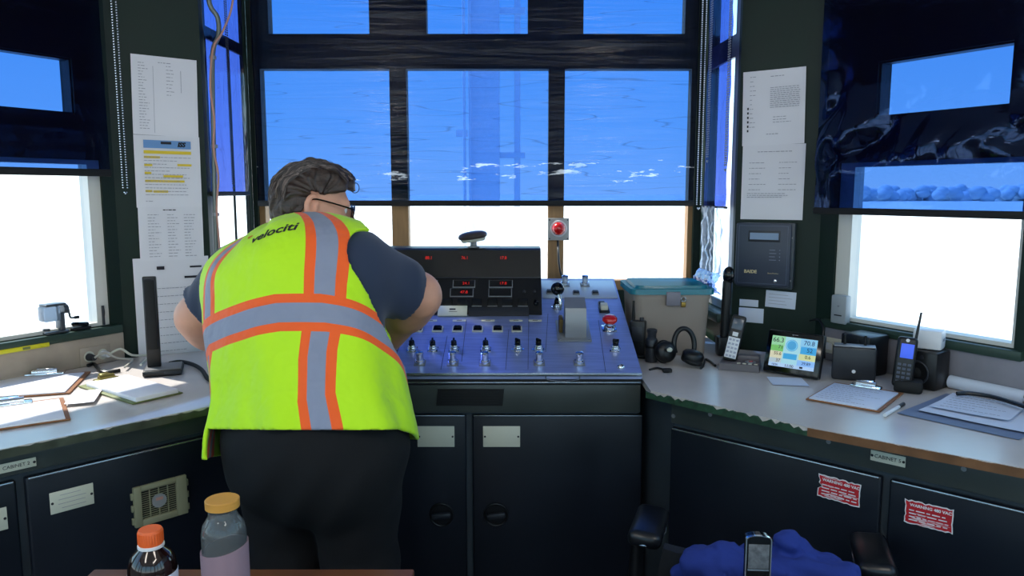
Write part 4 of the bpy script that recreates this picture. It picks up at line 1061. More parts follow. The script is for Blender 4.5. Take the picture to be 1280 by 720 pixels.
# two way radio by the bin
def handset_radio(p, ang, label):
    t = thing('two_way_radio', tz(p, ang), label, 'two-way radio', 'two-way radios by the bin')
    g = G(); g.box((0, 0, .066), (.055, .034, .13), .006); part('body', g, M_BLACK, t)
    g = G(); g.cyl((-.018, 0, .13), (-.018, 0, .20), .006, .004, 12); part('antenna', g, M_BLKM, t)
    g = G(); g.cyl((.012, 0, .13), (.012, 0, .142), .008, .007, 14); part('volume_knob', g, M_DKGREY, t)
    g = G(); g.box((0, -.0175, .085), (.036, .003, .05), .001); part('speaker_grille', g, M_DKGREY, t)
    g = G(); g.box((0, -.004, .006), (.068, .05, .012), .004); part('charging_cradle', g, M_BLKM, t)
def on_top(px, py): return Pz(px, py, ZC + .001)
handset_radio(on_top(797, 446), R(-20), 'black two-way radio standing against the console corner')
# black battery flask / mic holder beside it
p = on_top(814, 452); t = thing('hand_microphone', tz(p), 'dark grey cylindrical torch standing in front of the bin', 'torch')
g = G(); g.lathe([(.02, 0), (.021, .004), (.021, .075), (.019, .08), (.0155, .084), (.0155, .098), (.018, .104), (.018, .112), (.012, .115)], 20); part('barrel', g, M_DKGREY, t); t.name = 'torch'; MW['torch'] = MW['hand_microphone']
g = G(); g.lathe([(.0214, .05), (.0222, .052), (.0222, .06), (.0214, .062)], 20, caps=False); part('grip_ring', g, M_BLACK, t)
# ear-muff headphones
p = on_top(853, 456) + V((0, 0, .012)); hp = thing('headphones', tz(p, R(8)), 'black headphones lying before the storage bin with the band upright', 'headphones')
g = G(); band = [(.012 + .036 * math.cos(a) , .02 + .01 * math.sin(a), .052 + .055 * math.sin(a)) for a in [R(-28 + 236 * i / 14) for i in range(15)]]
g.tube(band, .0085, 10, 3); part('headband', g, M_BLACK, hp)
for x, y, z, rx in ((-.055, .012, .032, 80), (.022, -.035, .024, 8)):
    Mx = Matrix.Translation((x, y, z)) @ Matrix.Rotation(R(rx), 4, 'X') @ Matrix.Rotation(R(12), 4, 'Y')
    g = G(); g.T = Mx; g.lathe([(.03, -.02), (.036, -.012), (.036, .008), (.03, .016), (.015, .02), (.001, .021)], 24); c = part('ear_cup', g, M_BLACK, hp)
    g = G(); g.T = Mx; g.torus((0, 0, -.014), .027, .009, sx=1, sy=1.15); part('ear_cushion', g, M_BLKM, hp)
g = G(); g.sph((-.055, -.024, .046), (.01, .006, .008), 12, 8); part('foam_tip', g, M_LABEL, hp, label='cream foam tip')
# cable from headphones
g = G(); g.tube([Pz(*q, ZC + .005) for q in ((876, 460), (879, 456), (881, 449), (888, 452), (894, 457))], .0045, 8); obj('cable', g, M_BLACK, None, None, 'black cord curling from the headphones to the tube lamp', 'cable')
g = G(); g.tube([Pz(*q, ZC + .004) for q in ((812, 462), (822, 460), (832, 463))], .0035, 8); g.box(Pz(834, 463, ZC + .007), (.03, .02, .013), .004); obj('cable', g, M_BLKM, None, None, 'short black cable end with plug beside the torch', 'cable')
# black tube lamp standing in the corner
p = on_top(906, 444); t = thing('tube_lamp', tz(p), 'tall black tube lamp standing in the corner beside the wall unit', 'tube lamp')
zt2 = W(910, 334, p.y).z - ZC
g = G(); g.box((-.006, 0, .035), (.05, .05, .07), .008); part('clamp_base', g, M_BLACK, t)
g = G(); dx = W(909, 352, p.y).x - p.x; g.cyl((-.004, 0, .06), (dx, 0, zt2 - .05), .0165, .0155, 18); part('tube', g, M_BLACK, t)
g = G(); g.sph((dx + .004, -.002, zt2 - .03), (.021, .021, .032), 18, 12); part('head', g, M_BLKG, t)
# cordless phone and its answering base
p = on_top(925, 460); ph = thing('cordless_phone', tz(p, R(-22)), 'cordless phone with white keypad leaning in its answering base', 'phone')
g = G(); g.raw([(x, y, z) for z, k in ((0, 1), (.022, .94)) for x, y in ((-.065 * k, -.05 * k), (.065 * k, -.05 * k), (.065 * k, .05 * k), (-.065 * k, .05 * k))], [[3, 2, 1, 0], [4, 5, 6, 7], [0, 1, 5, 4], [1, 2, 6, 5], [2, 3, 7, 6], [3, 0, 4, 7]]); g.box((.02, .03, .03), (.08, .035, .022), .004); part('answering_base', g, mat('grey brown phone base', '#5b5458', .4), ph)
g = G(); g.cyl((.032, -.004, .022), (.032, -.004, .026), .017, seg=20); part('speaker_ring', g, M_STEEL, ph)
g = G(); g.cyl((.034, -.004, .026), (.034, -.004, .0275), .007, seg=14); part('message_light', g, M_REDLENS, ph)
for i in range(4): g = G(); g.box((-.002 + i * .018, -.034, .0235), (.011, .009, .003), .001); part('base_button', g, M_LABEL, ph)
Mh = Matrix.Translation((-.035, .0, .024)) @ Matrix.Rotation(R(10), 4, 'Y') @ Matrix.Rotation(R(-14), 4, 'X')
g = G(); g.T = Mh; g.box((0, 0, .075), (.046, .024, .155), .008); hs = part('handset', g, M_BLACK, ph)
g = G(); g.T = Mh; g.box((0, -.0125, .122), (.034, .002, .036), .001); part('screen', g, mat('grey lcd', '#4d5560', .2), hs)
g = G(); g.T = Mh; g.box((0, -.0125, .042), (.038, .002, .07), .001); part('keypad_panel', g, M_WHITE, hs)
g = G(); g.T = Mh; g.box((0, -.0128, .088), (.018, .002, .014), .002); part('navigation_key', g, M_WHITE, hs)
for r_ in range(5):
    for c_ in range(3): g = G(); g.T = Mh; g.box((-.0115 + c_ * .0115, -.0138, .014 + r_ * .0135), (.008, .0015, .007), .0006); part('key', g, mat('grey keys', '#a4a8b8', .5), hs)
# weather station
p0 = Pz(953, 466, ZC); p1 = Pz(1022, 477, ZC); ux = (p1 - p0).normalized()
a_ = math.atan2(ux.y, ux.x); ww = (p1 - p0).length + .004; ctr = (p0 + p1) / 2 + V((0, 0, .004))
ws = thing('weather_station', tz(ctr, a_), 'black weather station with a lit colour display', 'weather station')
tilt = R(-17); hh_ = .138
Mt = Matrix.Rotation(tilt, 4, 'X')
g = G(); g.T = Mt; g.box((0, .012, hh_ / 2 + .003), (ww, .022, hh_), .006); part('housing', g, M_BLACK, ws)
g = G(); g.T = Mt; g.box((0, .0, hh_ / 2 + .003), (ww * .97, .004, hh_ * .95), .003); part('bezel', g, M_BLKG, ws)
g = G(); g.raw([(-.05, .03, .0), (.05, .03, .0), (.05, .085, 0), (-.05, .085, 0), (-.05, .028, .07), (.05, .028, .07)], [[0, 3, 2, 1], [0, 1, 5, 4], [3, 4, 5, 2], [0, 4, 3], [1, 2, 5]]); part('stand', g, M_BLACK, ws, smooth=0)
sw, sh_ = ww * .80, hh_ * .71; cz = hh_ * .53
def lit(c, e=.42): return mat('lit ' + c, c, .4, emit=c, es=e)
def patch(x0, x1, y0, y1, c, d, nm='display_field'):
    g = G(); g.T = Mt; g.bb(-sw / 2 + x0 * sw, -sw / 2 + x1 * sw, -.0022 - d, -.002 - d, cz - sh_ / 2 + y0 * sh_, cz - sh_ / 2 + y1 * sh_); part(nm, g, lit(c), scr)
g = G(); g.T = Mt; g.box((0, -.0018, cz), (sw, .001, sh_)); scr = part('screen', g, lit('#a9d2d8'), ws)
for a in ((0, .3, .68, 1, '#9ed0a0'), (0, .28, .5, .7, '#78bc62'), (0, .27, .27, .5, '#d9cfae'), (0, .27, .12, .27, '#b9c4c8'), (.64, 1, .72, 1, '#8fc4e0'), (.66, 1, .5, .74, '#3f9fd2'), (.64, 1, .3, .5, '#d5d49a'), (.62, 1, .1, .3, '#8db8e8'), (.3, .6, .28, .46, '#3f9fd0'), (0, 1, 0, .12, '#b4cbe8')): patch(*a, .0004)
g = G(); g.T = Mt @ Matrix.Translation((-sw / 2 + .46 * sw, -.003, cz - sh_ / 2 + .73 * sh_)) @ Matrix.Rotation(R(90), 4, 'X'); g.cyl((0, 0, 0), (0, 0, .0006), sh_ * .19, seg=28); part('compass_disc', g, lit('#4c9cc8'), scr)
g = G(); g.T = Mt @ Matrix.Translation((-sw / 2 + .46 * sw, -.0038, cz - sh_ / 2 + .73 * sh_)) @ Matrix.Rotation(R(90), 4, 'X'); g.torus((0, 0, 0), sh_ * .16, .0012, seg=24, rs=5); part('compass_ring', g, lit('#8fd0e4'), scr)
M_DIG = mat('dark lcd digits', '#24423a', .6); M_DIGB = mat('navy lcd digits', '#1c4a84', .6)
for s_, x, y, sz, mm in (('66.3', .15, .86, .021, M_DIG), ('71', .22, .64, .016, M_DIG), ('55.6', .17, .42, .014, mat('brown digits', '#7a6040', .6)), ('37', .2, .2, .015, mat('brown digits', '#7a6040', .6)), ('70.8', .83, .86, .02, M_DIGB), ('52', .86, .63, .019, M_DIGB), ('0.6', .84, .41, .015, mat('olive digits', '#6a6a20', .6)), ('29.89', .82, .2, .013, M_DIGB), ('11:00', .46, .055, .013, M_DIG), ('10/26', .14, .055, .009, M_DIGB)):
    me = text_mesh('digits', s_, sz, mm); part('digits', me, None, scr, Mt_ := Matrix.Identity(4)) if False else obj('digits', me, None, MW[ws.name] @ Mt @ Matrix.Translation((-sw / 2 + x * sw, -.0034, cz - sh_ / 2 + y * sh_)) @ Matrix.Rotation(R(90), 4, 'X'), scr)
g = G(); g.T = Mt; g.bb(-sw / 2 + .69 * sw, -sw / 2 + .76 * sw, -.0035, -.003, cz - sh_ / 2 + .03 * sh_, cz - sh_ / 2 + .09 * sh_); part('battery_symbol', g, M_INKD, scr)
obj('maker_mark', text_mesh('maker_mark', 'o ~~~', .007, M_WHITE), None, MW[ws.name] @ Mt @ Matrix.Translation((0, -.0025, hh_ * .945)) @ Matrix.Rotation(R(90), 4, 'X'), ws)
paper_at([(966, 472), (1000, 473), (1014, 483), (958, 481)], 'small white slip lying in front of the weather station', ZC + .0005, curl=.001, m=M_PAPER2)
# router
p = on_top(1066, 474); rt = thing('router', tz(p, R(-22)), 'dark grey router box with two stub antennas beside the weather station', 'router')
hz_ = .105; g = G(); g.box((0, .0, hz_ / 2), (.125, .05, hz_), .008); part('case', g, M_DKGREY, rt)
g = G(); g.box((0, 0, hz_ + .0015), (.118, .044, .004), .0015); part('top_plate', g, M_STEEL, rt)
for sx in (-.028, .03): g = G(); g.cyl((sx, .008, hz_), (sx, .008, hz_ + .034), .0045, .0038, 12); part('antenna', g, M_BLACK, rt)
g = G(); g.cyl((.0, -.0255, .03), (.0, -.0265, .03), .0055, seg=16); part('power_light', g, M_WHITE, rt)
# black speakers behind the handset
def speaker(p, ang, w_, d_, h_, label, ring):
    t = thing('desk_speaker', tz(p, ang), label, 'speaker', 'desk speakers behind the handset')
    g = G(); g.box((0, 0, h_ / 2), (w_, d_, h_), .008); part('cabinet', g, M_BLACK, t)
    g = G(); g.torus((0, -d_ / 2 - .0005, h_ * .42), w_ * .3, .003, Matrix.Rotation(R(90), 4, 'X')); part('driver_ring', g, M_DKGREY, t)
    g = G(); g.T = Matrix.Translation((0, -d_ / 2 + .001, h_ * .42)) @ Matrix.Rotation(R(90), 4, 'X'); g.lathe([(w_ * .29, .001), (w_ * .15, .0), (.012, .002), (.001, .005)], 24); part('driver_cone', g, M_BLKM, t)
    g = G(); g.cyl((w_ * .12, -d_ / 2, h_ * .84), (w_ * .12, -d_ / 2 - .002, h_ * .84), .006, seg=14); part('tweeter', g, M_DKGREY, t)
    return t
pa = on_top(1105, 468); pa2 = on_top(1172, 482)
ph_ = W(1108, 420, pa.y).z - ZC; ph2 = W(1172, 436, pa2.y).z - ZC
pb_ = PR.pt(PR.uv(1100, 450)[0], 0, .085); q1 = PR.pt(PR.uv(1172, 460)[0], 0, .075)
pang = math.atan2(PR.ux.y, PR.ux.x)
hs1 = W(1100, 417, pb_.y).z - ZC; hs2 = W(1172, 436, q1.y).z - ZC
speaker(V((pb_.x, pb_.y, ZC + .001)), pang, .105, .1, hs1, 'black desk speaker between router and handset', 1)
speaker(V((q1.x, q1.y, ZC + .001)), pang + R(8), .115, .09, hs2, 'black desk speaker carrying the small white box', 1)
t = thing('white_box', tz(V((q1.x + .012, q1.y + .0, ZC + hs2 + .002)), pang + R(20)), 'small white adapter box perched on a black speaker', 'adapter')
g = G(); g.box((0, 0, .029), (.078, .06, .058), .007); part('case', g, M_WHITE, t)
g = G(); g.box((.0392, 0, .03), (.001, .03, .008)); part('slot', g, M_INK, t); t.name = 'adapter_box'; MW['adapter_box'] = MW['white_box']
# rugged handset
p = on_top(1129, 489); hd = thing('handset_phone', tz(p, R(-28)), 'rugged black handset with a blue screen standing in its cradle', 'handset')
g = G(); g.box((.012, .005, .018), (.075, .06, .036), .008); part('cradle', g, M_BLKM, hd)
Mh = Matrix.Translation((-.006, -.006, .012)) @ Matrix.Rotation(R(4), 4, 'Y') @ Matrix.Rotation(R(-9), 4, 'X')
g = G(); g.T = Mh; g.box((0, 0, .075), (.054, .03, .148), .01, seg=3); bd = part('body', g, M_BLACK, hd)
g = G(); g.T = Mh; g.box((0.002, -.0155, .108), (.034, .002, .042), .001); part('screen', g, lit('#3f5fd8', .55), bd)
g = G(); g.T = Mh; g.cyl((.02, .004, .145), (.024, .004, .225), .0042, .003, 12); part('antenna', g, M_BLACK, bd)
g = G(); g.T = Mh; g.cyl((0, -.0152, .139), (0, -.0162, .139), .005, seg=14); part('earpiece', g, M_WHITE, bd)
for r_ in range(5):
    for c_ in range(3): g = G(); g.T = Mh; g.box((-.013 + c_ * .013, -.0158, .018 + r_ * .0125), (.009, .002, .007), .0008); part('key', g, mat('dim keys', '#4a5060', .5), bd)
# white access point on the window frame
c, w, h = rect(PR, 1045, 1064, 368.5, 404); M = PR.M(c, 0, .0005)
t = thing('wall_sensor', M, 'pale slim sensor box on the window edge above the router', 'sensor'); g = G(); g.box((0, 0, .014), (w, h, .028), .005); part('case', g, mat('pale grey plastic', '#9aa0a4', .4), t)
g = G(); g.box((0, -.2 * h, .0283), (w * .5, .004, .0006)); part('mark', g, M_INKD, t)
g = G(); g.sph((0, .12 * h, .0283), .003, 10, 6); part('indicator', g, M_INK, t)
# chrome lamp clamp and clip things behind the handset
c = PR.pt(PR.uv(1115, 415)[0], 0, .04); c.z = Z(PR, 1115, 423)
# cables on the phone side
def wpt(px, py, d): return PR.pt(*PR.uv(px, py), d)
g = G(); g.tube([wpt(1020, 400, .03), wpt(1035, 398, .05), wpt(1046, 408, .07), wpt(1047, 422, .08)], .004, 8); g.cyl(wpt(1046.5, 418, .08), wpt(1046, 444, .08), .011, .013, 14); obj('cable', g, M_BLACK, None, None, 'black cable with a fat moulded plug arching over the router', 'cable')
g = G(); g.tube([wpt(1034, 424, .028), wpt(1050, 426, .05), wpt(1062, 432, .06), wpt(1064, 446, .05), wpt(1063, 446, .04), wpt(1062, 450, .038)], .0035, 8); obj('cable', g, M_LABEL, None, None, 'white cable looping down behind the router', 'cable')
g = G(); g.tube([wpt(1084, 420, .02), wpt(1075, 425, .04), wpt(1073, 440, .06)] + [wpt(1104, 425, .15), wpt(1103, 450, .15), wpt(1112, 468, .16), Pz(1118, 486, ZC + .004)][1:1], .0025, 8); obj('cable', g, M_BLKM, None, None, 'thin black wire curving between router and speaker', 'cable')
g = G(); g.tube([wpt(1150, 428, .03), wpt(1154, 427, .04), wpt(1157, 427, .05)], .003, 8); obj('cable', g, M_LABEL, None, None, 'short white lead at the back of the adapter box', 'cable')
g = G(); g.tube([Pz(1196, 492, ZC + .022), Pz(1215, 492, ZC + .024), Pz(1245, 497, ZC + .025), Pz(1290, 511, ZC + .025), Pz(1340, 524, ZC + .025)], .006, 8); obj('cable', g, M_BLACK, None, None, 'thick black cable lying across the paper stack', 'cable')
# wire stand of the speaker: grey outlet box behind
c = PR.hit(1046, 432); t = thing('wall_outlet', PR.M(c, 0, .0125), 'white outlet on the grey board behind the router', 'outlet'); g = G(); g.box((0, 0, .003), (.075, .055, .006), .002); part('cover_plate', g, M_LABEL, t)
for sx in (-.017, .017): g = G(); g.box((sx, 0, .0065), (.022, .03, .003), .001); part('socket', g, M_WHITE, t)
# clipboard, pen, papers
cbt = clipboard([(1046, 481), (1128, 491), (1100, 518), (1005, 498)], 'brown clipboard with printed sheet in front of the router', ZC + .001, M_CLIPB, M_PAPER2, 3, 0, 6, inset=.008, rows=9, clipw=.085)
a, b = Pz(1106, 519, ZC + .006), Pz(1131, 504, ZC + .006); M = tz(a, 0)
pn = thing('pen', a, 'white pen with dark grip lying by the brown clipboard', 'pen'); d_ = b - a; d_.z = 0
g = G(); g.cyl((0, 0, 0), d_ * .68, .005, seg=12); part('barrel', g, M_WHITE, pn)
g = G(); g.cyl(d_ * .68, d_ * .93, .0055, seg=12); part('grip', g, M_BLACK, pn)
g = G(); g.cyl(d_ * .93, d_, .0045, .001, 12); part('tip', g, M_BLACK, pn)
t, w, h = paper_at([(1168, 493), (1300, 512), (1300, 560), (1140, 517)], 'grey folder sheet at the bottom of the paper stack', ZC + .0005, 'folder', mat('blue grey card', '#6a7690', .6), .001, seed=4, cat='folder')
paper_at([(1186, 496), (1310, 518), (1330, 552), (1152, 513)], 'broad white sheet on the grey folder', ZC + .005, m=M_PAPER2, curl=.002, seed=5)
paper_at([(1192, 493), (1284, 507), (1262, 528), (1162, 508)], 'top white printed sheet under the thick black cable', ZC + .010, m=M_PAPER2, curl=.002, rows=7, seed=6)
# rolled paper along the wall
c0 = PR.pt(PR.uv(1194, 478)[0], 0, .026); c1 = PR.pt(PR.uv(1290, 478)[0], 0, .026); L_ = (c1 - c0).length
t = thing('paper_roll', tz(V(((c0 + c1) / 2).to_tuple()[:2] + (ZC,)), pang), 'roll of white paper lying against the grey board', 'paper roll')
g = G(); n = 40; vs = []
for e in (-L_ / 2, L_ / 2):
    for i in range(n + 1):
        th = 2 * PI * 1.6 * i / n; r_ = .011 + .010 * i / n; vs.append((e, r_ * math.cos(th + 1), .0225 + r_ * math.sin(th + 1)))
g.raw(vs, [[i, i + 1, n + 2 + i, n + 1 + i] for i in range(n)]); part('sheet', g, M_PAPER2, t, smooth=60)

# domed horn on top of the hood
p = W(592, 309, 2.87); p.z = 1.2925
t = thing('dome_lamp', tz(p, 0), 'brown domed disc on a stub post atop the black instrument hood', 'dome')
g = G(); g.lathe([(.022, 0), (.022, .004), (.012, .006), (.012, .022)], 20); part('post', g, M_STEEL, t)
Md = Matrix.Translation((0, 0, .02)) @ Matrix.Rotation(R(-8), 4, 'Y')
g = G(); g.T = Md; g.lathe([(.018, 0), (.042, .002), (.047, .009), (.047, .014)], 30); part('collar', g, M_LABEL, t)
g = G(); g.T = Md; g.lathe([(.047, .012), (.054, .017), (.056, .024), (.052, .032), (.04, .038), (.02, .041), (.001, .042)], 32); part('dome', g, mat('brown dome', '#4a403c', .3), t)
t.name = 'signal_dome'; MW['signal_dome'] = MW['dome_lamp']

# ================================================================ table with bottles, chair with jacket
TZ = .82
q1 = Pz(518, 711, TZ); q0 = Pz(117, 712, TZ); yn = .62
tb = thing('table', ((q0.x + q1.x) / 2, (q1.y + yn) / 2, 0), 'brown wood table carrying the two bottles', 'table')
tw = q1.x - q0.x; td = q1.y - yn
g = G(); g.box((0, 0, TZ - .014), (tw, td, .028), .003); part('tabletop', g, M_TABLE, tb)
for sx in (-1, 1):
    for sy in (-1, 1): g = G(); g.box((sx * (tw / 2 - .04), sy * (td / 2 - .04), (TZ - .028) / 2), (.045, .045, TZ - .028), .004); part('leg', g, M_TABLE, tb)
g = G(); g.box((0, td / 2 - .05, TZ - .065), (tw - .12, .02, .07)); g.box((0, -td / 2 + .05, TZ - .065), (tw - .12, .02, .07)); part('apron_rail', g, M_TABLE, tb)
# glass bottle with wooden lid and mauve sleeve
def hit_bottle(px, py, Y): return W(px, py, Y)
yb = 1.12; c = W(278.5, 640, yb); wd = 56 / 950 * c.y * 1.0
bo = thing('glass_bottle', (c.x, yb, TZ + .001), 'glass bottle with wooden lid and mauve sleeve on the table', 'bottle')
zt3 = W(278, 617, yb).z - TZ; zl2 = W(278, 638, yb).z - TZ + .004; r_ = .0335
zs_ = W(278, 681, yb).z - TZ
M_CLG = mat('clear bottle glass', '#d8e0e4', .04, trans=.9, ior=1.3); M_WOODLID = mat('bamboo lid', '#c08a3c', .5, vary=.12, vscale=20, stretch=(1, 1, 6)); M_MAUVE = mat('mauve silicone', '#8d7580', .6)
g = G(); zsh = zl2 - .012
g.lathe([(.0005, .004), (r_ - .003, .004), (r_, .009), (r_, zsh - .028), (r_ - .003, zsh - .014), (r_ - .010, zsh - .003), (.0215, zsh), (.0215, zl2 + .01), (.0195, zl2 + .01), (.0195, zsh - .001), (r_ - .0125, zsh - .0065), (r_ - .0055, zsh - .017), (r_ - .0028, zsh - .03), (r_ - .0028, .012), (.0005, .010)], 40, caps=False); part('bottle', g, M_CLG, bo, smooth=60)
g = G(); zz = zt3 - .009
g.lathe([(.0235, zl2), (.0255, zl2 + .001), (.0255, zz - .001), (.0245, zz), (.001, zz)], 40); part('lid', g, M_WOODLID, bo)
g = G(); n = 48; vs = []; fs = []
for i in range(n):
    a = 2 * PI * i / n
    topz = zs_ - .002 + .006 * math.sin(a + 1.2)
    for rr, z in ((r_ + .0003, .0), (r_ + .0022, .0), (r_ + .0022, topz), (r_ + .0003, topz)): vs.append((rr * math.cos(a), rr * math.sin(a), z))
for i in range(n):
    k = ((i + 1) % n) * 4; j = i * 4
    fs += [[j + 1, k + 1, k + 2, j + 2], [j + 2, k + 2, k + 3, j + 3], [j + 3, k + 3, k, j], [j, k, k + 1, j + 1]]
g.raw(vs, fs); part('sleeve', g, M_MAUVE, bo)
# cola bottle with orange cap
c = W(190, 700, 1.12); r2 = .0345; cz_ = W(188, 657, 1.12).z - TZ; 
co_ = thing('soda_bottle', (c.x, 1.12, TZ + .001), 'dark soda bottle with an orange cap on the table', 'bottle')
zc = W(188, 681, 1.12).z - TZ; zsh = W(188, 704, 1.12).z - TZ
M_PET = mat('clear pet', '#dfe6e8', .05, trans=1, ior=1.3); M_COLA = mat('dark cola', '#1a0a08', .08, coat=.5)
prof = [(.025, .003), (.03, .0), (r2, .012), (r2 - .001, .05), (r2 - .003, .06), (r2, .07), (r2 + .0015, zsh - .012), (r2, zsh + .004), (r2 - .007, zc - .013), (.0175, zc - .004), (.016, zc), (.016, zc + .012)]
g = G(); g.lathe(prof, 36); part('drink', g, M_COLA, co_, smooth=60)
g = G(); g.lathe([(.0165, zc - .004), (.0195, zc - .003), (.0195, zc + .0005), (.0165, zc + .002)], 30); part('neck_ring', g, M_WHITE, co_)
g = G(); n = 60; hz2 = cz_ - .006; g.lathe([(.0178, zc + .002), (.0178, hz2 - .002), (.0165, hz2), (.001, hz2)], 48); cp = part('cap', g, mat('orange cap', '#e2642a', .4), co_)
g = G()
for i in range(30): a = 2 * PI * i / 30; g.box((.0179 * math.cos(a), .0179 * math.sin(a), (zc + hz2) / 2), (.0012, .0012, (hz2 - zc) * .7), 0)
part('cap_ridges', g, mat('orange cap', '#e2642a', .4), cp)
g = G(); g.lathe([(r2 + .0003, .072), (r2 + .0022, .073), (r2 + .0022, zsh - .014), (r2 + .001, zsh - .012)], 36, caps=False); part('paper_label', g, M_PAPER2, co_)
# low cabinet below the frame that carries the handheld meter
FZ = .80
# chair facing the console
fc = V((.31, .95, 0)).normalized(); cc = V((.575, 1.74, 0)); ca = math.atan2(-fc.x, fc.y)
ch = thing('office_chair', tz(cc, ca), 'black office chair with padded armrests and a blue jacket on its back', 'chair')
M_VINYL = mat('black vinyl', '#101218', .28, bump=.1, bscale=300); M_MESH = mat('black ribbed mesh', '#0c0d12', .7)
g = G(); g.box((0, -.05, .47), (.44, .38, .07), .03, seg=4); part('seat', g, M_VINYL, ch)
for sx in (-1, 1):
    g = G(); g.box((0, 0, 0), (.082, .19, .042), .019, seg=4); 
    part('armrest', g, M_VINYL, ch, Matrix.Translation((sx * .255 + .012, -.005, .672)) @ Matrix.Rotation(R(4 * -sx), 4, 'Y'))
    g = G(); g.tube([(sx * .235, .0, .46), (sx * .272, .0, .5), (sx * .268, .0, .652)], .019, 12); part('arm_post', g, M_BLACK, ch)
    g = G(); g.torus((sx * .255 + .012, -.005, .663), .040, .0035, sx=1, sy=2.3); part('arm_trim', g, M_EDGE, ch)
g = G(); vs = []; fs = []; nx, nz = 24, 16
for s_ in (0, 1):
    for j in range(nz + 1):
        for i in range(nx + 1):
            u = -1 + 2 * i / nx; v = j / nz; wv = .205 * (1 - .12 * v * v)
            y = -.235 + .05 * u * u - .03 * v - s_ * .03 + (.003 * math.sin((u * 14 + v * 8) * 2) if s_ else 0)
            vs.append((u * wv, y, .50 + .245 * v * (1 - .05 * u * u)))
m_ = (nx + 1) * (nz + 1)
for j in range(nz):
    for i in range(nx):
        a = j * (nx + 1) + i; fs += [[a, a + nx + 1, a + nx + 2, a + 1], [m_ + a, m_ + a + 1, m_ + a + nx + 2, m_ + a + nx + 1]]
for i in range(nx): a = nz * (nx + 1) + i; fs += [[a, m_ + a, m_ + a + 1, a + 1], [i + 1, m_ + i + 1, m_ + i, i]]
for j in range(nz): a = j * (nx + 1); b = a + nx; fs += [[a, m_ + a, m_ + a + nx + 1, a + nx + 1][::-1], [b, b + nx + 1, m_ + b + nx + 1, m_ + b][::-1]]
g.raw(vs, fs); part('backrest', g, M_MESH, ch)
g = G(); g.tube([(0, -.15, .44), (0, -.27, .46), (0, -.285, .6)], .022, 12); part('back_bar', g, M_BLACK, ch)
g = G(); g.cyl((0, 0, .1), (0, 0, .44), .028, seg=18); part('gas_lift', g, M_BLACK, ch)
for k in range(5):
    a = R(72 * k + 18); e = V((math.cos(a), math.sin(a), 0)); g = G(); g.tube([V((0, 0, .11)), e * .13 + V((0, 0, .1)), e * .235 + V((0, 0, .065))], lambda t: .026 - .008 * t, 10); sp_ = part('base_spoke', g, M_BLACK, ch)
    g = G(); q = e * .235; tt = V((-e.y, e.x, 0)); g.cyl(q + tt * .02 + V((0, 0, .028)), q - tt * .02 + V((0, 0, .028)), .028, seg=18); part('caster', g, M_BLKM, sp_)
# handheld meter on a low cabinet
mp_ = W(946, 700, 1.22); fcab = thing('filing_cabinet', (mp_.x, 1.02, 0), 'low grey filing cabinet carrying the handheld meter', 'filing cabinet')
g = G(); g.box((0, 0, FZ / 2), (.40, .5, FZ), .004); part('carcass', g, M_CABG, fcab)
for k in range(2): g = G(); g.box((0, -.255, .22 + .37 * k), (.37, .016, .33), .004); dw = part('drawer', g, M_CABG, fcab); g = G(); g.box((0, -.27, .3 + .37 * k), (.1, .014, .02), .005); part('handle', g, M_EDGE, dw)
mt_h = W(946, 667, 1.22).z - FZ
hm = thing('handheld_meter', tz(V((mp_.x, 1.22, FZ)), R(-4)), 'chrome edged handheld meter with grey screen standing before the jacket', 'meter')
mw = 32.5 / 950 * 1.26
g = G(); n = 20; poly = [(-mw / 2, 0), (mw / 2, 0), (mw / 2, mt_h - .006)] + [(mw / 2 * math.cos(a), mt_h - .006 + .006 * math.sin(a)) for a in [PI * i / 10 for i in range(11)]] + [(-mw / 2, mt_h - .006)]
def upright(poly, y0, y1, g):
    k = len(poly); g.raw([(x, y0, z) for x, z in poly] + [(x, y1, z) for x, z in poly], [list(range(k)), list(range(k, 2 * k))[::-1]] + [[i, k + i, k + (i + 1) % k, (i + 1) % k] for i in range(k)])
upright(poly, -.0095, -.004, g); part('chrome_frame', g, M_CHROME, hm)
g = G(); upright([(x * .90, .002 + z * .98) for x, z in poly], -.0105, .010, g); part('front_shell', g, M_BLKG, hm)
zs3 = W(946, 707, 1.22).z - FZ
g = G(); g.bb(-mw * .4, mw * .4, -.0118, -.0105, zs3, mt_h - .014, .0004); part('screen', g, mat('grey screen', '#5e6064', .15, vary=.3, vscale=120), hm)
g = G(); g.bb(-mw * .41, mw * .41, -.0122, -.0105, zs3 - .004, zs3 - .001, .0005); part('screen_trim', g, M_EDGE, hm)
for r_ in range(4):
    for c_ in range(3): g = G(); g.box((-.012 + .012 * c_, -.0112, .012 + r_ * .013), (.009, .002, .008), .001); part('key', g, M_DKGREY, hm)
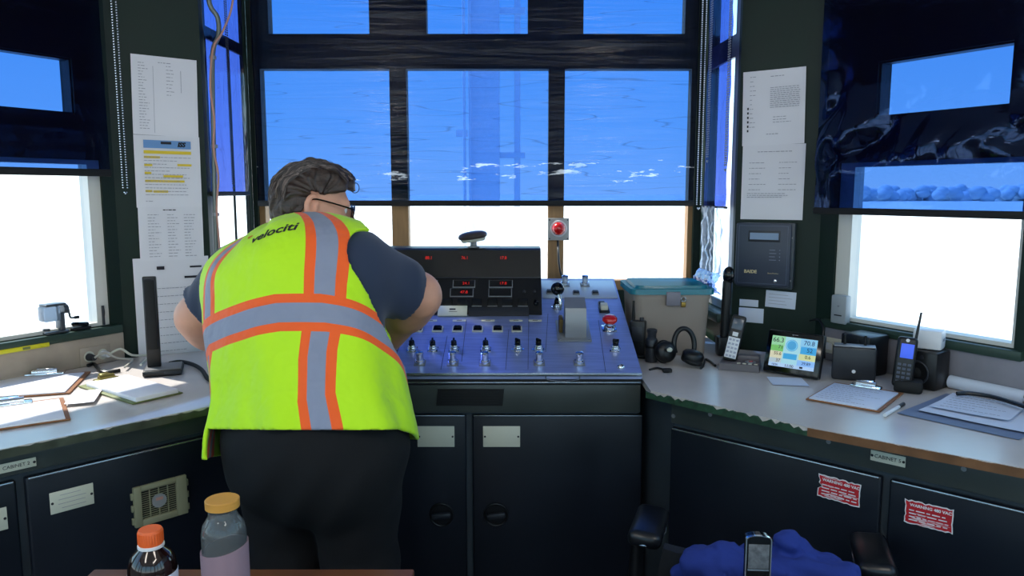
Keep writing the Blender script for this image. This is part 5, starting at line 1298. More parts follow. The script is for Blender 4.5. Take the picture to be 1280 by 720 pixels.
# ================================================================ the worker at the console
class Field:
    def __init__(s, lo, hi, h):
        s.h = h; s.lo = np.array(lo, float); n = np.ceil((np.array(hi) - s.lo) / h).astype(int) + 1; s.n = n
        s.ax = [s.lo[i] + h * np.arange(n[i]) for i in range(3)]
        s.F = np.full(n, 1.0, np.float32)
    def block(s, lo, hi):
        sl = []
        for i in range(3):
            a = max(0, int((lo[i] - s.lo[i]) / s.h)); b = min(s.n[i], int((hi[i] - s.lo[i]) / s.h) + 2)
            if b <= a: return None, None
            sl.append(slice(a, b))
        X = np.meshgrid(*[s.ax[i][sl[i]].astype(np.float32) for i in range(3)], indexing='ij', sparse=True)
        return tuple(sl), X
    def add(s, prim, k=.02, op='u', pad=.07):
        f, lo, hi = prim
        sl, X = s.block(np.array(lo) - pad, np.array(hi) + pad)
        if sl is None: return s
        d = np.broadcast_to(f(*X), tuple(q.stop - q.start for q in sl)).astype(np.float32); a = s.F[sl]
        if op == 'u':
            if k > 0:
                h = np.clip(.5 + .5 * (a - d) / k, 0, 1); s.F[sl] = a + (d - a) * h - k * h * (1 - h)
            else: s.F[sl] = np.minimum(a, d)
        else:
            if k > 0:
                h = np.clip(.5 - .5 * (a + d) / k, 0, 1); s.F[sl] = a + (-d - a) * h + k * h * (1 - h)
            else: s.F[sl] = np.maximum(a, -d)
        return s
    def XYZ(s): return np.meshgrid(*[a.astype(np.float32) for a in s.ax], indexing='ij', sparse=True)
def E(c, r, rot=None):
    c = np.array(c, float); r = np.array(r, float); Rm = np.array(rot.to_3x3().transposed()) if rot is not None else np.eye(3)
    def f(x, y, z):
        q = [Rm[i][0] * (x - c[0]) + Rm[i][1] * (y - c[1]) + Rm[i][2] * (z - c[2]) for i in range(3)]
        k0 = np.sqrt(sum((q[i] / r[i]) ** 2 for i in range(3))); k1 = np.sqrt(sum((q[i] / r[i] ** 2) ** 2 for i in range(3)))
        return np.where(k0 < 1e-3, -r.min(), k0 * (k0 - 1) / np.maximum(k1, 1e-6))
    m = r.max(); return f, c - m, c + m
def C(a, b, ra, rb, sq=None):
    """tapered capsule; sq = (direction, factor) flattens it along a direction"""
    a = np.array(a, float); b = np.array(b, float)
    if sq is not None:
        dv = np.array(sq[0], float); dv /= np.linalg.norm(dv); kk = 1 / sq[1] - 1
        st = lambda p: p + dv * (p @ dv) * kk
        A2, B2 = st(a), st(b)
    else: A2, B2 = a, b
    ba = B2 - A2; L2 = ba @ ba
    def f(x, y, z):
        if sq is not None:
            t = (x * dv[0] + y * dv[1] + z * dv[2]) * kk; x = x + dv[0] * t; y = y + dv[1] * t; z = z + dv[2] * t
        px, py, pz = x - A2[0], y - A2[1], z - A2[2]
        h = np.clip((px * ba[0] + py * ba[1] + pz * ba[2]) / L2, 0, 1)
        d = np.sqrt((px - ba[0] * h) ** 2 + (py - ba[1] * h) ** 2 + (pz - ba[2] * h) ** 2) - (ra + (rb - ra) * h)
        return d if sq is None else d * (.5 + .5 * sq[1])
    m = max(ra, rb); return f, np.minimum(a, b) - m, np.maximum(a, b) + m
def nets(F, lo, h, level=0.0):
    F = F - level; ins = F < 0
    nx, ny, nz = F.shape
    cnt = np.zeros((nx - 1, ny - 1, nz - 1), np.int8)
    for dx in (0, 1):
        for dy in (0, 1):
            for dz in (0, 1): cnt += ins[dx:nx - 1 + dx, dy:ny - 1 + dy, dz:nz - 1 + dz]
    act = (cnt > 0) & (cnt < 8); idx = np.argwhere(act); N_ = len(idx)
    vid = np.full(act.shape, -1, np.int32); vid[act] = np.arange(N_)
    acc = np.zeros((N_, 3)); num = np.zeros(N_)
    cor = [(a, b, c) for a in (0, 1) for b in (0, 1) for c in (0, 1)]
    for p in cor:
        for ax in range(3):
            if p[ax]: continue
            q = list(p); q[ax] = 1
            f0 = F[idx[:, 0] + p[0], idx[:, 1] + p[1], idx[:, 2] + p[2]]; f1 = F[idx[:, 0] + q[0], idx[:, 1] + q[1], idx[:, 2] + q[2]]
            m = (f0 < 0) != (f1 < 0); t = np.where(m, f0 / np.where(m, f0 - f1, 1), 0)
            pos = np.tile(np.array(p, float), (N_, 1)); pos[:, ax] = t
            acc[m] += pos[m]; num[m] += 1
    verts = lo + h * (idx + acc / np.maximum(num, 1)[:, None])
    quads = []
    for ax in range(3):
        sl0 = [slice(1, -1)] * 3; sl0[ax] = slice(0, -1); a = ins[tuple(sl0)]
        sl1 = [slice(1, -1)] * 3; sl1[ax] = slice(1, None); b = ins[tuple(sl1)]
        e = np.argwhere(a != b); o = e + 1; o[:, ax] -= 1
        sgn = a[tuple(e.T)]
        u, v = [(1, 2), (2, 0), (0, 1)][ax]
        def vi(du, dv_):
            c = o.copy(); c[:, u] -= du; c[:, v] -= dv_; return vid[c[:, 0], c[:, 1], c[:, 2]]
        qd = np.stack([vi(1, 1), vi(0, 1), vi(0, 0), vi(1, 0)], 1)
        qd[~sgn] = qd[~sgn][:, ::-1]; quads.append(qd)
    return verts, np.concatenate(quads)
def np_mesh(name, vq, m, smooth_it=0):
    v, q = vq
    if smooth_it:
        e = np.concatenate([q[:, [0, 1]], q[:, [1, 2]], q[:, [2, 3]], q[:, [3, 0]]]); e = np.concatenate([e, e[:, ::-1]])
        for it in range(smooth_it):
            s_ = np.zeros_like(v); c = np.bincount(e[:, 0], minlength=len(v)).astype(float)
            for k in range(3): s_[:, k] = np.bincount(e[:, 0], weights=v[e[:, 1], k], minlength=len(v))
            lam = .5 if it % 2 == 0 else -.51
            v = v + lam * (s_ / np.maximum(c, 1)[:, None] - v)
    me = bpy.data.meshes.new(name); me.vertices.add(len(v)); me.vertices.foreach_set('co', v.astype(np.float32).ravel())
    me.loops.add(q.size); me.loops.foreach_set('vertex_index', q.astype(np.int32).ravel())
    me.polygons.add(len(q)); me.polygons.foreach_set('loop_start', np.arange(0, q.size, 4, dtype=np.int32)); me.polygons.foreach_set('loop_total', np.full(len(q), 4, np.int32))
    me.polygons.foreach_set('use_smooth', np.ones(len(q), bool)); me.update(calc_edges=True); me.validate()
    if m: me.materials.append(m)
    return me
def vn(a): a = np.array(a, float); return a / np.linalg.norm(a)

KS = .92
def KK(p): return np.array(EYE) + (np.array(p, float) - np.array(EYE)) * KS
P0 = KK((-.535, 2.01, .86)); P1 = KK((-.618, 2.16, 1.145))
f_ = vn((.42, .91, 0)); ax_ = vn(P1 - P0); bk = -(f_ - ax_ * (f_ @ ax_)); bk = vn(bk); rt_ = np.cross(-bk, ax_)
SL = KK((-.835, 2.30, 1.235)); SR = KK((-.44, 2.13, 1.285))
NB = KK((-.605, 2.27, 1.317)); HC = np.array(W(394, 254, 2.115))
EL = np.array(W(249, 396, 2.145)); ER = np.array(W(521, 370, 2.085))
WL = np.array((-.875, 2.33, .971)); WR = np.array((-.395, 2.27, 1.022))
hipL = KK((-.635, 2.05, .84)); hipR = KK((-.43, 1.965, .84))
kneL = KK((-.65, 2.06, .48)); kneR = KK((-.42, 2.00, .48))
ankL = np.array((-.59, 1.86, .085)); ankR = np.array((-.38, 1.80, .085))
belly = np.array(P0) + ax_ * .13 + f_ * .04
def torso(Fd, o=0.0):
    Fd.add(C(P0 + ax_ * .02, P1, .210 + o, .216 + o, (bk, .70)), 0)
    Fd.add(E(belly, (.18 + o, .18 + o, .17 + o)), .08)
    Fd.add(C(P1 + ax_ * .04 - rt_ * .09, P1 + ax_ * .04 + rt_ * .09, .16 + o, .16 + o, (bk, .8)), .08)
    Fd.add(C(P1 + ax_ * .085 + bk * .06 - rt_ * .06, P1 + ax_ * .085 + bk * .06 + rt_ * .07, .10 + o, .10 + o), .08)
    Fd.add(C(SL, SR, .074 + o, .074 + o), .08)
    Fd.add(C(SL * .75 + NB * .25, NB + np.array((0, 0, .01)), .07 + o, .078 + o), .06); Fd.add(C(SR * .75 + NB * .25, NB + np.array((0, 0, .01)), .07 + o, .078 + o), .06)
    return Fd
def uparm(o=0.0):
    return [C(SL, EL, .078 + o, .060 + o), C(SR, ER, .078 + o, .062 + o)]
def legs(Fd, o=0.0):
    Fd.add(E(P0 - ax_ * .03 - f_ * .01, (.215 + o, .185 + o, .17 + o), Matrix.Rotation(math.atan2(-.42, .91), 4, 'Z')), .05)
    for h_, k_, a_, sd_ in ((hipL, kneL, ankL, -1), (hipR, kneR, ankR, 1)):
        Fd.add(C(h_ - np.array((0, 0, .04)), k_, .118 + o, .078 + o), .05); Fd.add(C(k_, a_, .078 + o, .05 + o), .03)
        Fd.add(E(h_ + np.array((0, -.055, -.04)), (.110 + o, .09 + o, .12 + o)), .05)
    return Fd

# --- head frame
hf = vn((.93, .30, -.24)); hu0 = np.array((.16, .05, 1.)); hl = vn(np.cross(hu0, hf)); hu = np.cross(hf, hl)
HS = .965
def H(x, y, z): return HC + HS * (hf * x + hl * y + hu * z)
HM = Matrix((V(hf), V(hl), V(hu))).transposed().to_4x4()
def He(x, y, z, r): return E(H(x, y, z), np.array(r) * HS, HM)
def Hc(p, q, a, b): return C(H(*p), H(*q), a * HS, b * HS)
lo = (-1.14, 1.56, -.02); hi = (-.14, 2.52, 1.70)
Bf = Field(lo, hi, .005)
torso(Bf)
legs(Bf)
for (s_, e_, w_, sg) in ((SL, EL, WL, -1), (SR, ER, WR, 1)):
    pass
for p in uparm(): Bf.add(p, .04)
Bf.add(C(EL, WL, .060, .032), .03).add(C(ER, WR, .063, .032), .03)
Bf.add(E(EL + (WL - EL) * .22, (.058, .058, .06)), .03).add(E(ER + (WR - ER) * .22, (.06, .06, .062)), .03)
# hands: palm, four fingers, thumb, laid on the worktop and on the panel
def hand(w_, fwd, up, side, lens=(.072, .08, .075, .06)):
    fwd = vn(fwd); up = vn(up - fwd * (np.dot(up, fwd))); lat = np.cross(fwd, up) * side      # lat points to the thumb side
    pc = w_ + fwd * .055
    Bf.add(C(w_, w_ + fwd * .03, .027, .03, (up, .7)), .02)
    Bf.add(C(pc - lat * .018, pc + lat * .018, .032, .032, (up, .5)), .02)
    for i, L_ in enumerate(lens):
        k = w_ + fwd * (.088 - .004 * abs(i - 1)) + lat * (.030 - .020 * i); fd = vn(fwd + lat * (.13 - .09 * i))
        m_ = k + fd * L_ * .5 + up * .008; t_ = m_ + fd * L_ * .5 - up * .016
        Bf.add(C(k, m_, .0095, .009), .006, pad=.02).add(C(m_, t_, .009, .0075), .003, pad=.02)
    tb_ = w_ + fwd * .035 + lat * .03; tm = tb_ + vn(fwd * .6 + lat) * .035; te = tm + vn(fwd + lat * .35) * .032 - up * .004
    Bf.add(C(tb_, tm, .013, .0105), .012, pad=.02).add(C(tm, te, .0105, .0085), .004, pad=.02)
hand(WL, np.array((.55, .80, -.20)), np.array((0, 0, 1.)), 1)
nsl = np.array(PS.n)
hand(WR, np.array((-.72, .68, -.12)), nsl, -1)
# neck and head
Bf.add(C(NB + np.array((-.0, -.015, -.02)), H(-.03, 0, -.05), .075, .062), .03)
Bf.add(He(-.012, 0, .014, (.098, .077, .084)), .03)
Bf.add(He(.035, 0, -.045, (.062, .060, .072)), .03).add(Hc((.02, .0, -.085), (.066, 0, -.098), .042, .026), .03)
Bf.add(Hc((.01, .045, -.075), (.055, .02, -.098), .022, .020), .02).add(Hc((.01, -.045, -.075), (.055, -.02, -.098), .022, .020), .02)
Bf.add(Hc((.078, .03, .018), (.078, -.03, .018), .014, .014), .015)                              # brow
Bf.add(Hc((.088, 0, .008), (.112, 0, -.030), .009, .013), .012, pad=.03).add(He(.104, .011, -.034, (.010, .008, .008)), .006, pad=.03).add(He(.104, -.011, -.034, (.010, .008, .008)), .006, pad=.03)
for sy in (-1, 1):
    Bf.add(He(.080, sy * .031, -.001, (.016, .016, .010)), .004, 's', .02)                     # eye socket
    Bf.add(He(.062, sy * .043, -.028, (.022, .018, .02)), .02)                                # cheek
    Bf.add(He(.074, sy * .031, -.002, (.0125, .014, .0115)), .004, pad=.02)                    # eyelid
    er = Matrix.Rotation(R(-6 * sy), 4, hu.tolist()) @ HM
    Bf.add(E(H(-.014, sy * .083, -.008), np.array((.020, .012, .033)) * HS, er), .006, pad=.03)
    Bf.add(E(H(-.007, sy * .096, -.004), np.array((.0125, .016, .022)) * HS, er), .003, 's', .02)
    Bf.add(E(H(.001, sy * .084, -.014), np.array((.006, .007, .009)) * HS, er), .004, pad=.02)
Bf.add(Hc((.092, .02, -.062), (.092, -.02, -.062), .0075, .0075), .006, pad=.03).add(Hc((.090, .017, -.073), (.090, -.017, -.073), .008, .008), .006, pad=.03)
Bf.add(Hc((.101, .024, -.0675), (.101, -.024, -.0675), .0022, .0022), .003, 's', .02)
Bf.add(He(.070, 0, -.100, (.022, .02, .017)), .015)
# feet (inside the shoes)
for a_, d_ in ((ankL, f_), (ankR, vn((.5, .86, 0)))):
    Bf.add(C(a_ + np.array((0, 0, -.03)) - d_ * .03, a_ + d_ * .15 + np.array((0, 0, -.05)), .034, .028), .03)
body = np_mesh('person', nets(Bf.F, Bf.lo, Bf.h), M_SKIN, 4)
base = V((-.54, 2.02, 0))
PMx = Matrix.Translation(base)
def local(me): me.transform(PMx.inverted()); return me
person = obj('person', local(body), None, PMx, None, 'person in a yellow hi-vis vest leaning over the console, seen from behind', 'person')

# --- trousers, shoes
Tf = Field((-.90, 1.52, .05), (-.12, 2.34, 1.06), .0065); legs(Tf, .012); Tf.add(C(P0, P0 + ax_ * .12, .222, .23, (bk, .72)), .05)
for k_, a_ in ((kneL, ankL), (kneR, ankR)): Tf.add(C(k_, a_ + np.array((0, 0, -.01)), .088, .076), .03)
X, Y_, Z_ = Tf.XYZ()
Tf.F += (.004 * np.sin(38 * Z_ + 9 * np.sin(7 * X) + 6 * Y_) * np.exp(-((Z_ - .78) / .16) ** 2)).astype(np.float32)
vv = (X - P0[0]) * ax_[0] + (Y_ - P0[1]) * ax_[1] + (Z_ - P0[2]) * ax_[2]
Tf.F = np.maximum(Tf.F, np.maximum(vv - .10, .075 - Z_).astype(np.float32))
obj('trousers', local(np_mesh('trousers', nets(Tf.F, Tf.lo, Tf.h), M_TROUS, 4)), None, PMx, person)
for a_, d_ in ((ankL, f_), (ankR, vn((.5, .86, 0)))):
    Sf = Field(a_ - .3, a_ + .3, .006)
    t0 = np.array((a_[0], a_[1], .045)); Sf.add(C(t0 - d_ * .05, t0 + d_ * .17, .048, .044), 0).add(C(a_ + np.array((0, 0, .02)), t0, .056, .05), .03)
    X, Y_, Z_ = Sf.XYZ(); Sf.F = np.maximum(Sf.F, np.maximum(.001 - Z_, Z_ - .125).astype(np.float32))
    obj('shoe', local(np_mesh('shoe', nets(Sf.F, Sf.lo, Sf.h), M_BLKM, 4)), None, PMx, person)

# --- navy shirt with short sleeves
Hf = Field((-1.14, 1.54, .80), (-.12, 2.52, 1.56), .005); torso(Hf, .008)
X, Y_, Z_ = Hf.XYZ()
Af = Field((-1.14, 1.54, .80), (-.12, 2.52, 1.56), .005)
dv = []
for s_, e_, cut, flare in ((SL, EL, .78, .018), (SR, ER, .84, .022)):
    L_ = np.linalg.norm(e_ - s_); d_ = (e_ - s_) / L_
    T2 = Field((-1.14, 1.54, .80), (-.12, 2.52, 1.56), .005); T2.add(C(s_, e_, .088, .060 + flare), 0)
    t_ = (X - s_[0]) * d_[0] + (Y_ - s_[1]) * d_[1] + (Z_ - s_[2]) * d_[2]
    T2.F += (.0035 * np.sin(t_ * 60 + 5 * np.sin(30 * X) + 20 * Z_)).astype(np.float32)
    # the sleeve is a tube: hollow near the cuff
    inner = Field((-1.14, 1.54, .80), (-.12, 2.52, 1.56), .005); inner.add(C(s_ + d_ * L_ * .55, e_ + d_ * .02, .066, .058 + flare * .55), 0)
    T2.F = np.maximum(T2.F, np.maximum((t_ - L_ * cut).astype(np.float32), -np.maximum(inner.F, (L_ * .55 - t_).astype(np.float32))))
    a = Hf.F; k = .035; h_ = np.clip(.5 + .5 * (a - T2.F) / k, 0, 1); Hf.F = a + (T2.F - a) * h_ - k * h_ * (1 - h_)
vv = (X - P0[0]) * ax_[0] + (Y_ - P0[1]) * ax_[1] + (Z_ - P0[2]) * ax_[2]
Hf.F = np.maximum(Hf.F, (.0 - vv).astype(np.float32))
Hf.add(C(NB + np.array((0, -.01, -.03)), NB + np.array((.012, .0, .058)), .094, .088), .03)
Hf.add(C(NB + np.array((.01, .01, .055)), NB + np.array((.03, .02, .13)), .074, .074), .0, 's')
nk = vn(np.array((.10, .15, 1.))); tn = (X - NB[0]) * nk[0] + (Y_ - NB[1]) * nk[1] + (Z_ - NB[2]) * nk[2]
Hf.F = np.maximum(Hf.F, (tn - .066).astype(np.float32))
obj('shirt', local(np_mesh('shirt', nets(Hf.F, Hf.lo, Hf.h), M_NAVY, 4)), None, PMx, person)

# --- hi-vis vest: a hollow shell draped over shirt and hips
lo_, hi_ = (-1.06, 1.52, .74), (-.14, 2.46, 1.56)
Vf = Field(lo_, hi_, .0045); torso(Vf, .0)
Vf.add(C(P0 - ax_ * .04, P1 - ax_ * .06, .230, .230, (bk, .72)), .05)
Vf.add(E(P0 - ax_ * .03 - f_ * .01, (.215, .185, .17), Matrix.Rotation(math.atan2(-.42, .91), 4, 'Z')), .05)
for h_ in (hipL, hipR): Vf.add(E(h_ + np.array((0, -.075, -.04)), (.118, .106, .126)), .06)
Vf.add(C(P0 - ax_ * .10 - rt_ * .035 + f_ * .03, P1 - ax_ * .1 - rt_ * .02, .230, .222, (bk, .74)), .04)
X, Y_, Z_ = Vf.XYZ()
cx_ = [X - P0[0], Y_ - P0[1], Z_ - P0[2]]
vv = cx_[0] * ax_[0] + cx_[1] * ax_[1] + cx_[2] * ax_[2]; rr = cx_[0] * rt_[0] + cx_[1] * rt_[1] + cx_[2] * rt_[2]; bb_ = cx_[0] * bk[0] + cx_[1] * bk[1] + cx_[2] * bk[2]
th = np.arctan2(rr, bb_)
drape = np.clip(1 - vv / .36, 0, 1.4)
fold = .0065 * drape * (np.sin(th * 7 + 2.2 + vv * 2) + .5 * np.sin(th * 13 + vv * 5))
fold = fold + .0035 * np.sin(vv * 34 + th * 5 + 2 * np.sin(th * 3)) * np.clip((vv - .25) * 4, 0, 1)
flare = .024 * np.clip((-th - .6) / .18, 0, 1) * np.clip((.22 - vv) * 4, 0, 1) * np.clip((th + 2.4) * 2, 0, 1)
crease = flare + .010 * np.exp(-((th + .62 + .1 * vv) / .06) ** 2) * np.clip((.3 - vv) * 5, 0, 1)
lift = np.clip((vv - .42) / .12, 0, 1)
D = Vf.F + fold.astype(np.float32) - crease.astype(np.float32)
outer = D - (.022 - .006 * lift); inner = D - (.0115 - .006 * lift)
zc_ = W(395, 537, 1.70).z
hem = 0
hem = hem - .075 * np.clip((-th - .62) / .05, 0, 1) - .03 * np.clip((th - 1.6) / .6, 0, 1)
S_ = np.maximum(outer, -inner); S_ = np.maximum(S_, (zc_ - .30 * (Y_ - 1.70) + hem - Z_).astype(np.float32))
S_ = np.maximum(S_, np.where((bb_ < 0) & (np.abs(rr) < .02), .02, -1).astype(np.float32))         # open front
Vf.F = S_
def armhole(sh, el, off_in, r0, r1, up=.0):
    d_ = vn(el - sh); Vf.add(C(sh + d_ * off_in + np.array((0, 0, up)), sh + d_ * .22, r0, r1), 0, 's')
Vf.add(C(SR + np.array((.065, -.06, .03)), SR + np.array((.13, -.02, -.15)), .085, .10), 0, 's')
Vf.add(C(SR + np.array((.05, .05, .05)), SR + np.array((.13, .05, -.10)), .08, .10), 0, 's')
Vf.add(C(SL + np.array((-.055, -.02, -.02)), SL + np.array((-.13, .0, -.17)), .080, .085), 0, 's')
Vf.add(C(NB + np.array((.01, .0, .04)), NB + np.array((.04, .03, .25)), .084, .13), 0, 's')
vq = nets(Vf.F, Vf.lo, Vf.h); vest = np_mesh('vest', vq, None, 6)
co = np.empty(len(vest.vertices) * 3, np.float32); vest.vertices.foreach_get('co', co); co = co.reshape(-1, 3) - P0
VU = np.arctan2(co @ rt_, co @ bk) * .25; VV = co @ ax_
li = np.empty(len(vest.loops), np.int32); vest.loops.foreach_get('vertex_index', li)
# loops around the seam at the front keep one sign
uvl = vest.uv_layers.new(name='cloth'); uu = np.stack([VU[li], VV[li]], 1); uvl.data.foreach_set('uv', uu.astype(np.float32).ravel())
bvh = BVHTree.FromPolygons([tuple(p) for p in (co + P0)], [tuple(p.vertices) for p in vest.polygons])
if DBG:
    for nm, px, py in (('R top', 414, 285), ('R mid', 407, 350), ('band R', 405, 402), ('low R', 395, 500), ('low R2', 397, 450), ('band C', 350, 402), ('band L', 265, 430), ('band RR', 480, 428), ('L top', 280, 325), ('L mid', 268, 390), ('L low', 268, 500), ('L low2', 262, 470), ('hem', 400, 536), ('logo', 338, 290), ('logoL', 312, 296), ('logoR', 365, 283)):
        h_ = bvh.ray_cast(EYE, ray(px, py).normalized())
        if h_[0]: q = np.array(h_[0]) - P0; print('UVDBG', nm, round(math.atan2(q @ rt_, q @ bk) * .25, 3), round(q @ ax_, 3), [round(t, 2) for t in h_[0]])
        else: print('UVDBG', nm, 'miss')
def vest_mat():
    m = bpy.data.materials.new('hi-vis cloth'); m.use_nodes = True; nt = m.node_tree; N = nt.nodes; L = nt.links; b = N['Principled BSDF']
    uv = N.new('ShaderNodeUVMap'); uv.uv_map = 'cloth'; sx = N.new('ShaderNodeSeparateXYZ'); L.new(uv.outputs[0], sx.inputs[0])
    def mth(op, a, b_=None, c=None):
        n = N.new('ShaderNodeMath'); n.operation = op
        for i, q in enumerate((a, b_, c)):
            if q is None: continue
            if isinstance(q, (int, float)): n.inputs[i].default_value = q
            else: L.new(q, n.inputs[i])
        return n.outputs[0]
    u, v = sx.outputs[0], sx.outputs[1]
    def stripe(co_, c, hw): return mth('LESS_THAN', mth('ABSOLUTE', mth('SUBTRACT', co_, c)), hw)
    def pw(pts, v=v):     # piecewise linear centre of a stripe as a function of v
        out = pts[0][1]
        cur = None
        for (v0, u0), (v1, u1) in zip(pts, pts[1:]):
            mr = N.new('ShaderNodeMapRange'); mr.inputs[1].default_value = v0; mr.inputs[2].default_value = v1; mr.inputs[3].default_value = 0; mr.inputs[4].default_value = u1 - u0
            L.new(v, mr.inputs[0]); cur = mth('ADD', cur if cur is not None else u0, mr.outputs[0])
        return cur
    vr = pw(VR); vl = pw(VL)
    o = mth('MAXIMUM', stripe(u, vr, .048), stripe(u, vl, .048)); s = mth('MAXIMUM', stripe(u, vr, .023), stripe(u, vl, .023))
    vb = pw(VB, u); hb = stripe(v, vb, .047); hs = stripe(v, vb, .0245)
    s = mth('MULTIPLY', s, mth('SUBTRACT', 1, hb)); s = mth('MAXIMUM', s, hs); o = mth('MAXIMUM', o, hb)
    tc = N.new('ShaderNodeTexCoord'); nz = N.new('ShaderNodeTexNoise'); nz.inputs['Scale'].default_value = 9; nz.inputs['Detail'].default_value = 3; L.new(tc.outputs['Object'], nz.inputs['Vector'])
    wv = N.new('ShaderNodeTexNoise'); wv.inputs['Scale'].default_value = 900; L.new(tc.outputs['Object'], wv.inputs['Vector'])
    m1 = N.new('ShaderNodeMix'); m1.data_type = 'RGBA'; m1.inputs['A'].default_value = (.52, .86, .008, 1); m1.inputs['B'].default_value = (.95, .12, .015, 1); L.new(o, m1.inputs[0])
    m2 = N.new('ShaderNodeMix'); m2.data_type = 'RGBA'; m2.inputs['B'].default_value = (.25, .27, .36, 1); L.new(m1.outputs['Result'], m2.inputs['A']); L.new(s, m2.inputs[0])
    L.new(m2.outputs['Result'], b.inputs['Base Color'])
    b.inputs['Roughness'].default_value = .65; b.inputs['Specular IOR Level'].default_value = .3; b.inputs['Sheen Weight'].default_value = .15
    bp = N.new('ShaderNodeBump'); bp.inputs['Strength'].default_value = .8; bp.inputs['Distance'].default_value = .025; L.new(nz.outputs[0], bp.inputs['Height'])
    bp2 = N.new('ShaderNodeBump'); bp2.inputs['Strength'].default_value = .15; bp2.inputs['Distance'].default_value = .002; L.new(wv.outputs[0], bp2.inputs['Height']); L.new(bp.outputs[0], bp2.inputs['Normal'])
    L.new(bp2.outputs[0], b.inputs['Normal'])
    return m
vest.materials.append(vest_mat())
vo = obj('vest', local(vest), None, PMx, person)
# printed word on the upper back, laid on the cloth
def on_vest(me, ctr, px_dir, size):
    """drop a flat text mesh on the vest along the view of the back"""
    h_ = bvh.ray_cast(EYE, ray(*ctr).normalized()); p = h_[0]; n_ = h_[1] if h_[1].dot(V(bk)) > 0 else -h_[1]
    e2 = bvh.ray_cast(EYE, ray(*px_dir).normalized())[0]
    ux = (e2 - p).normalized(); n_ = (V(bk) * .6 + n_ * .4).normalized(); ux = (ux - n_ * ux.dot(n_)).normalized(); uy = n_.cross(ux)
    for v_ in me.vertices:
        q = p + ux * v_.co.x + uy * v_.co.y + n_ * .1
        hh = bvh.ray_cast(q, -n_)
        v_.co = (hh[0] if hh[0] else p) + n_ * (.0012 + (v_.co.z > 0) * .0006)
    return me
me = text_mesh('printed_word', 'velociti', .042, M_INKD, shear=.12, bold=.0007); bm = bmesh.new(); bm.from_mesh(me); bmesh.ops.subdivide_edges(bm, edges=[e for e in bm.edges if e.calc_length() > .006], cuts=1); bm.to_mesh(me); bm.free()
obj('printed_word', local(on_vest(me, (340, 290), (365, 284), .04)), None, PMx, vo)
me = text_mesh('printed_mark', 'e', .03, mat('orange print', '#e07a20', .7)); obj('printed_mark', local(on_vest(me, (314, 296), (330, 292), .03)), None, PMx, vo)

# --- hair
Rf = Field(HC - .18, HC + .18, .0032)
Rf.add(He(-.018, 0, .018, (.105, .083, .090)), 0).add(He(-.045, 0, -.02, (.074, .074, .080)), .03)
Rf.add(He(.036, .0, .062, (.044, .06, .028)), .05).add(He(.02, 0, .072, (.06, .06, .026)), .05)
Rf.add(Hc((.0, -.074, .045), (.012, -.076, -.005), .012, .006), .015).add(Hc((.0, .074, .045), (.012, .076, -.005), .012, .006), .015)
X, Y_, Z_ = Rf.XYZ()
q = [X - HC[0], Y_ - HC[1], Z_ - HC[2]]
hx = (q[0] * hf[0] + q[1] * hf[1] + q[2] * hf[2]) / HS; hy = (q[0] * hl[0] + q[1] * hl[1] + q[2] * hl[2]) / HS; hz = (q[0] * hu[0] + q[1] * hu[1] + q[2] * hu[2]) / HS
# strands sweep back from the brow and down at the nape
flow = np.arctan2(hz - .02, -hx)
str_ = np.sin(hy * 210 + 6 * np.sin(flow * 3) + 14 * hx) * .0022 + np.sin(hy * 95 + flow * 4 + 30 * hx) * .0028 + np.sin(hx * 80 + hz * 60 + hy * 40) * .0018
Rf.F += str_.astype(np.float32)
# hairline: above brow, round the ear, down to the nape
line = np.where(hx > .0, .03 + np.clip(hx - .015, 0, 1) * .45, .032 - np.clip(-hx - .022, 0, .03) * 5)
line = np.where(np.abs(hy) < .05, np.where(hx > .05, .060, line), line)
Rf.F = np.maximum(Rf.F, (line - hz).astype(np.float32))
# face and ear stay clear
Rf.add(He(.075, 0, -.0, (.04, .09, .046)), .01, 's')
for sy in (-1, 1): Rf.add(He(-.008, sy * .095, -.010, (.024, .026, .036)), .004, 's')
hair = np_mesh('hair', nets(Rf.F, Rf.lo, Rf.h), M_HAIR, 0)
for v in hair.vertices:
    q_ = np.array(v.co) - HC; a_ = math.atan2(q_ @ hu - .015, -(q_ @ hf)); y_ = q_ @ hl; r_ = float(np.linalg.norm(q_))
    n_ = noise.noise(V((y_ * 60 + 2.5 * a_, a_ * 2.2, r_ * 20))) + .6 * noise.noise(V((y_ * 130 + 4 * a_, a_ * 4, r_ * 30 + 5))) + .8 * noise.noise(V((a_ * 3, y_ * 18, 2)))
    v.co = v.co + v.normal * .0042 * n_
hair.update()
ho = obj('hair', local(hair), None, PMx, person)
# loose locks
hb_ = BVHTree.FromPolygons([tuple(v.co) for v in hair.vertices], [tuple(p.vertices) for p in hair.polygons])
g = G(); g2_ = G(); rn = random.Random(17)
for i in range(420):
    t_ = rn.uniform(-.95, 1.15); s_ = rn.uniform(-1, 1)
    pts = []
    for k in range(6):
        a = t_ + k * .16
        d_ = V(hf) * (-math.sin(a)) * 1. + V(hl) * s_ * .8 + V(hu) * math.cos(a) * 1.0
        d_.normalize(); o_ = V(HC) - base + V(hu) * .02; hh = hb_.ray_cast(o_ + d_ * .3, -d_)
        if hh[0] is None or (hh[0] - o_).length > .15: break
        pts.append(hh[0] + d_ * (.0012 + .006 * (k / 5) ** 2 * rn.random()))
    if len(pts) > 3: (g if i % 3 else g2_).tube(pts, lambda t: .0028 * (1 - t) + .0006, 4, 2, False)
M_GREYH = mat('grey brown strands', '#6a5a54', .45)
part('hair_strands', g2_, M_GREYH, person, label='greying strands'); part('hair_strands', g, mat('dark strands', '#2b1f1b', .4), person)
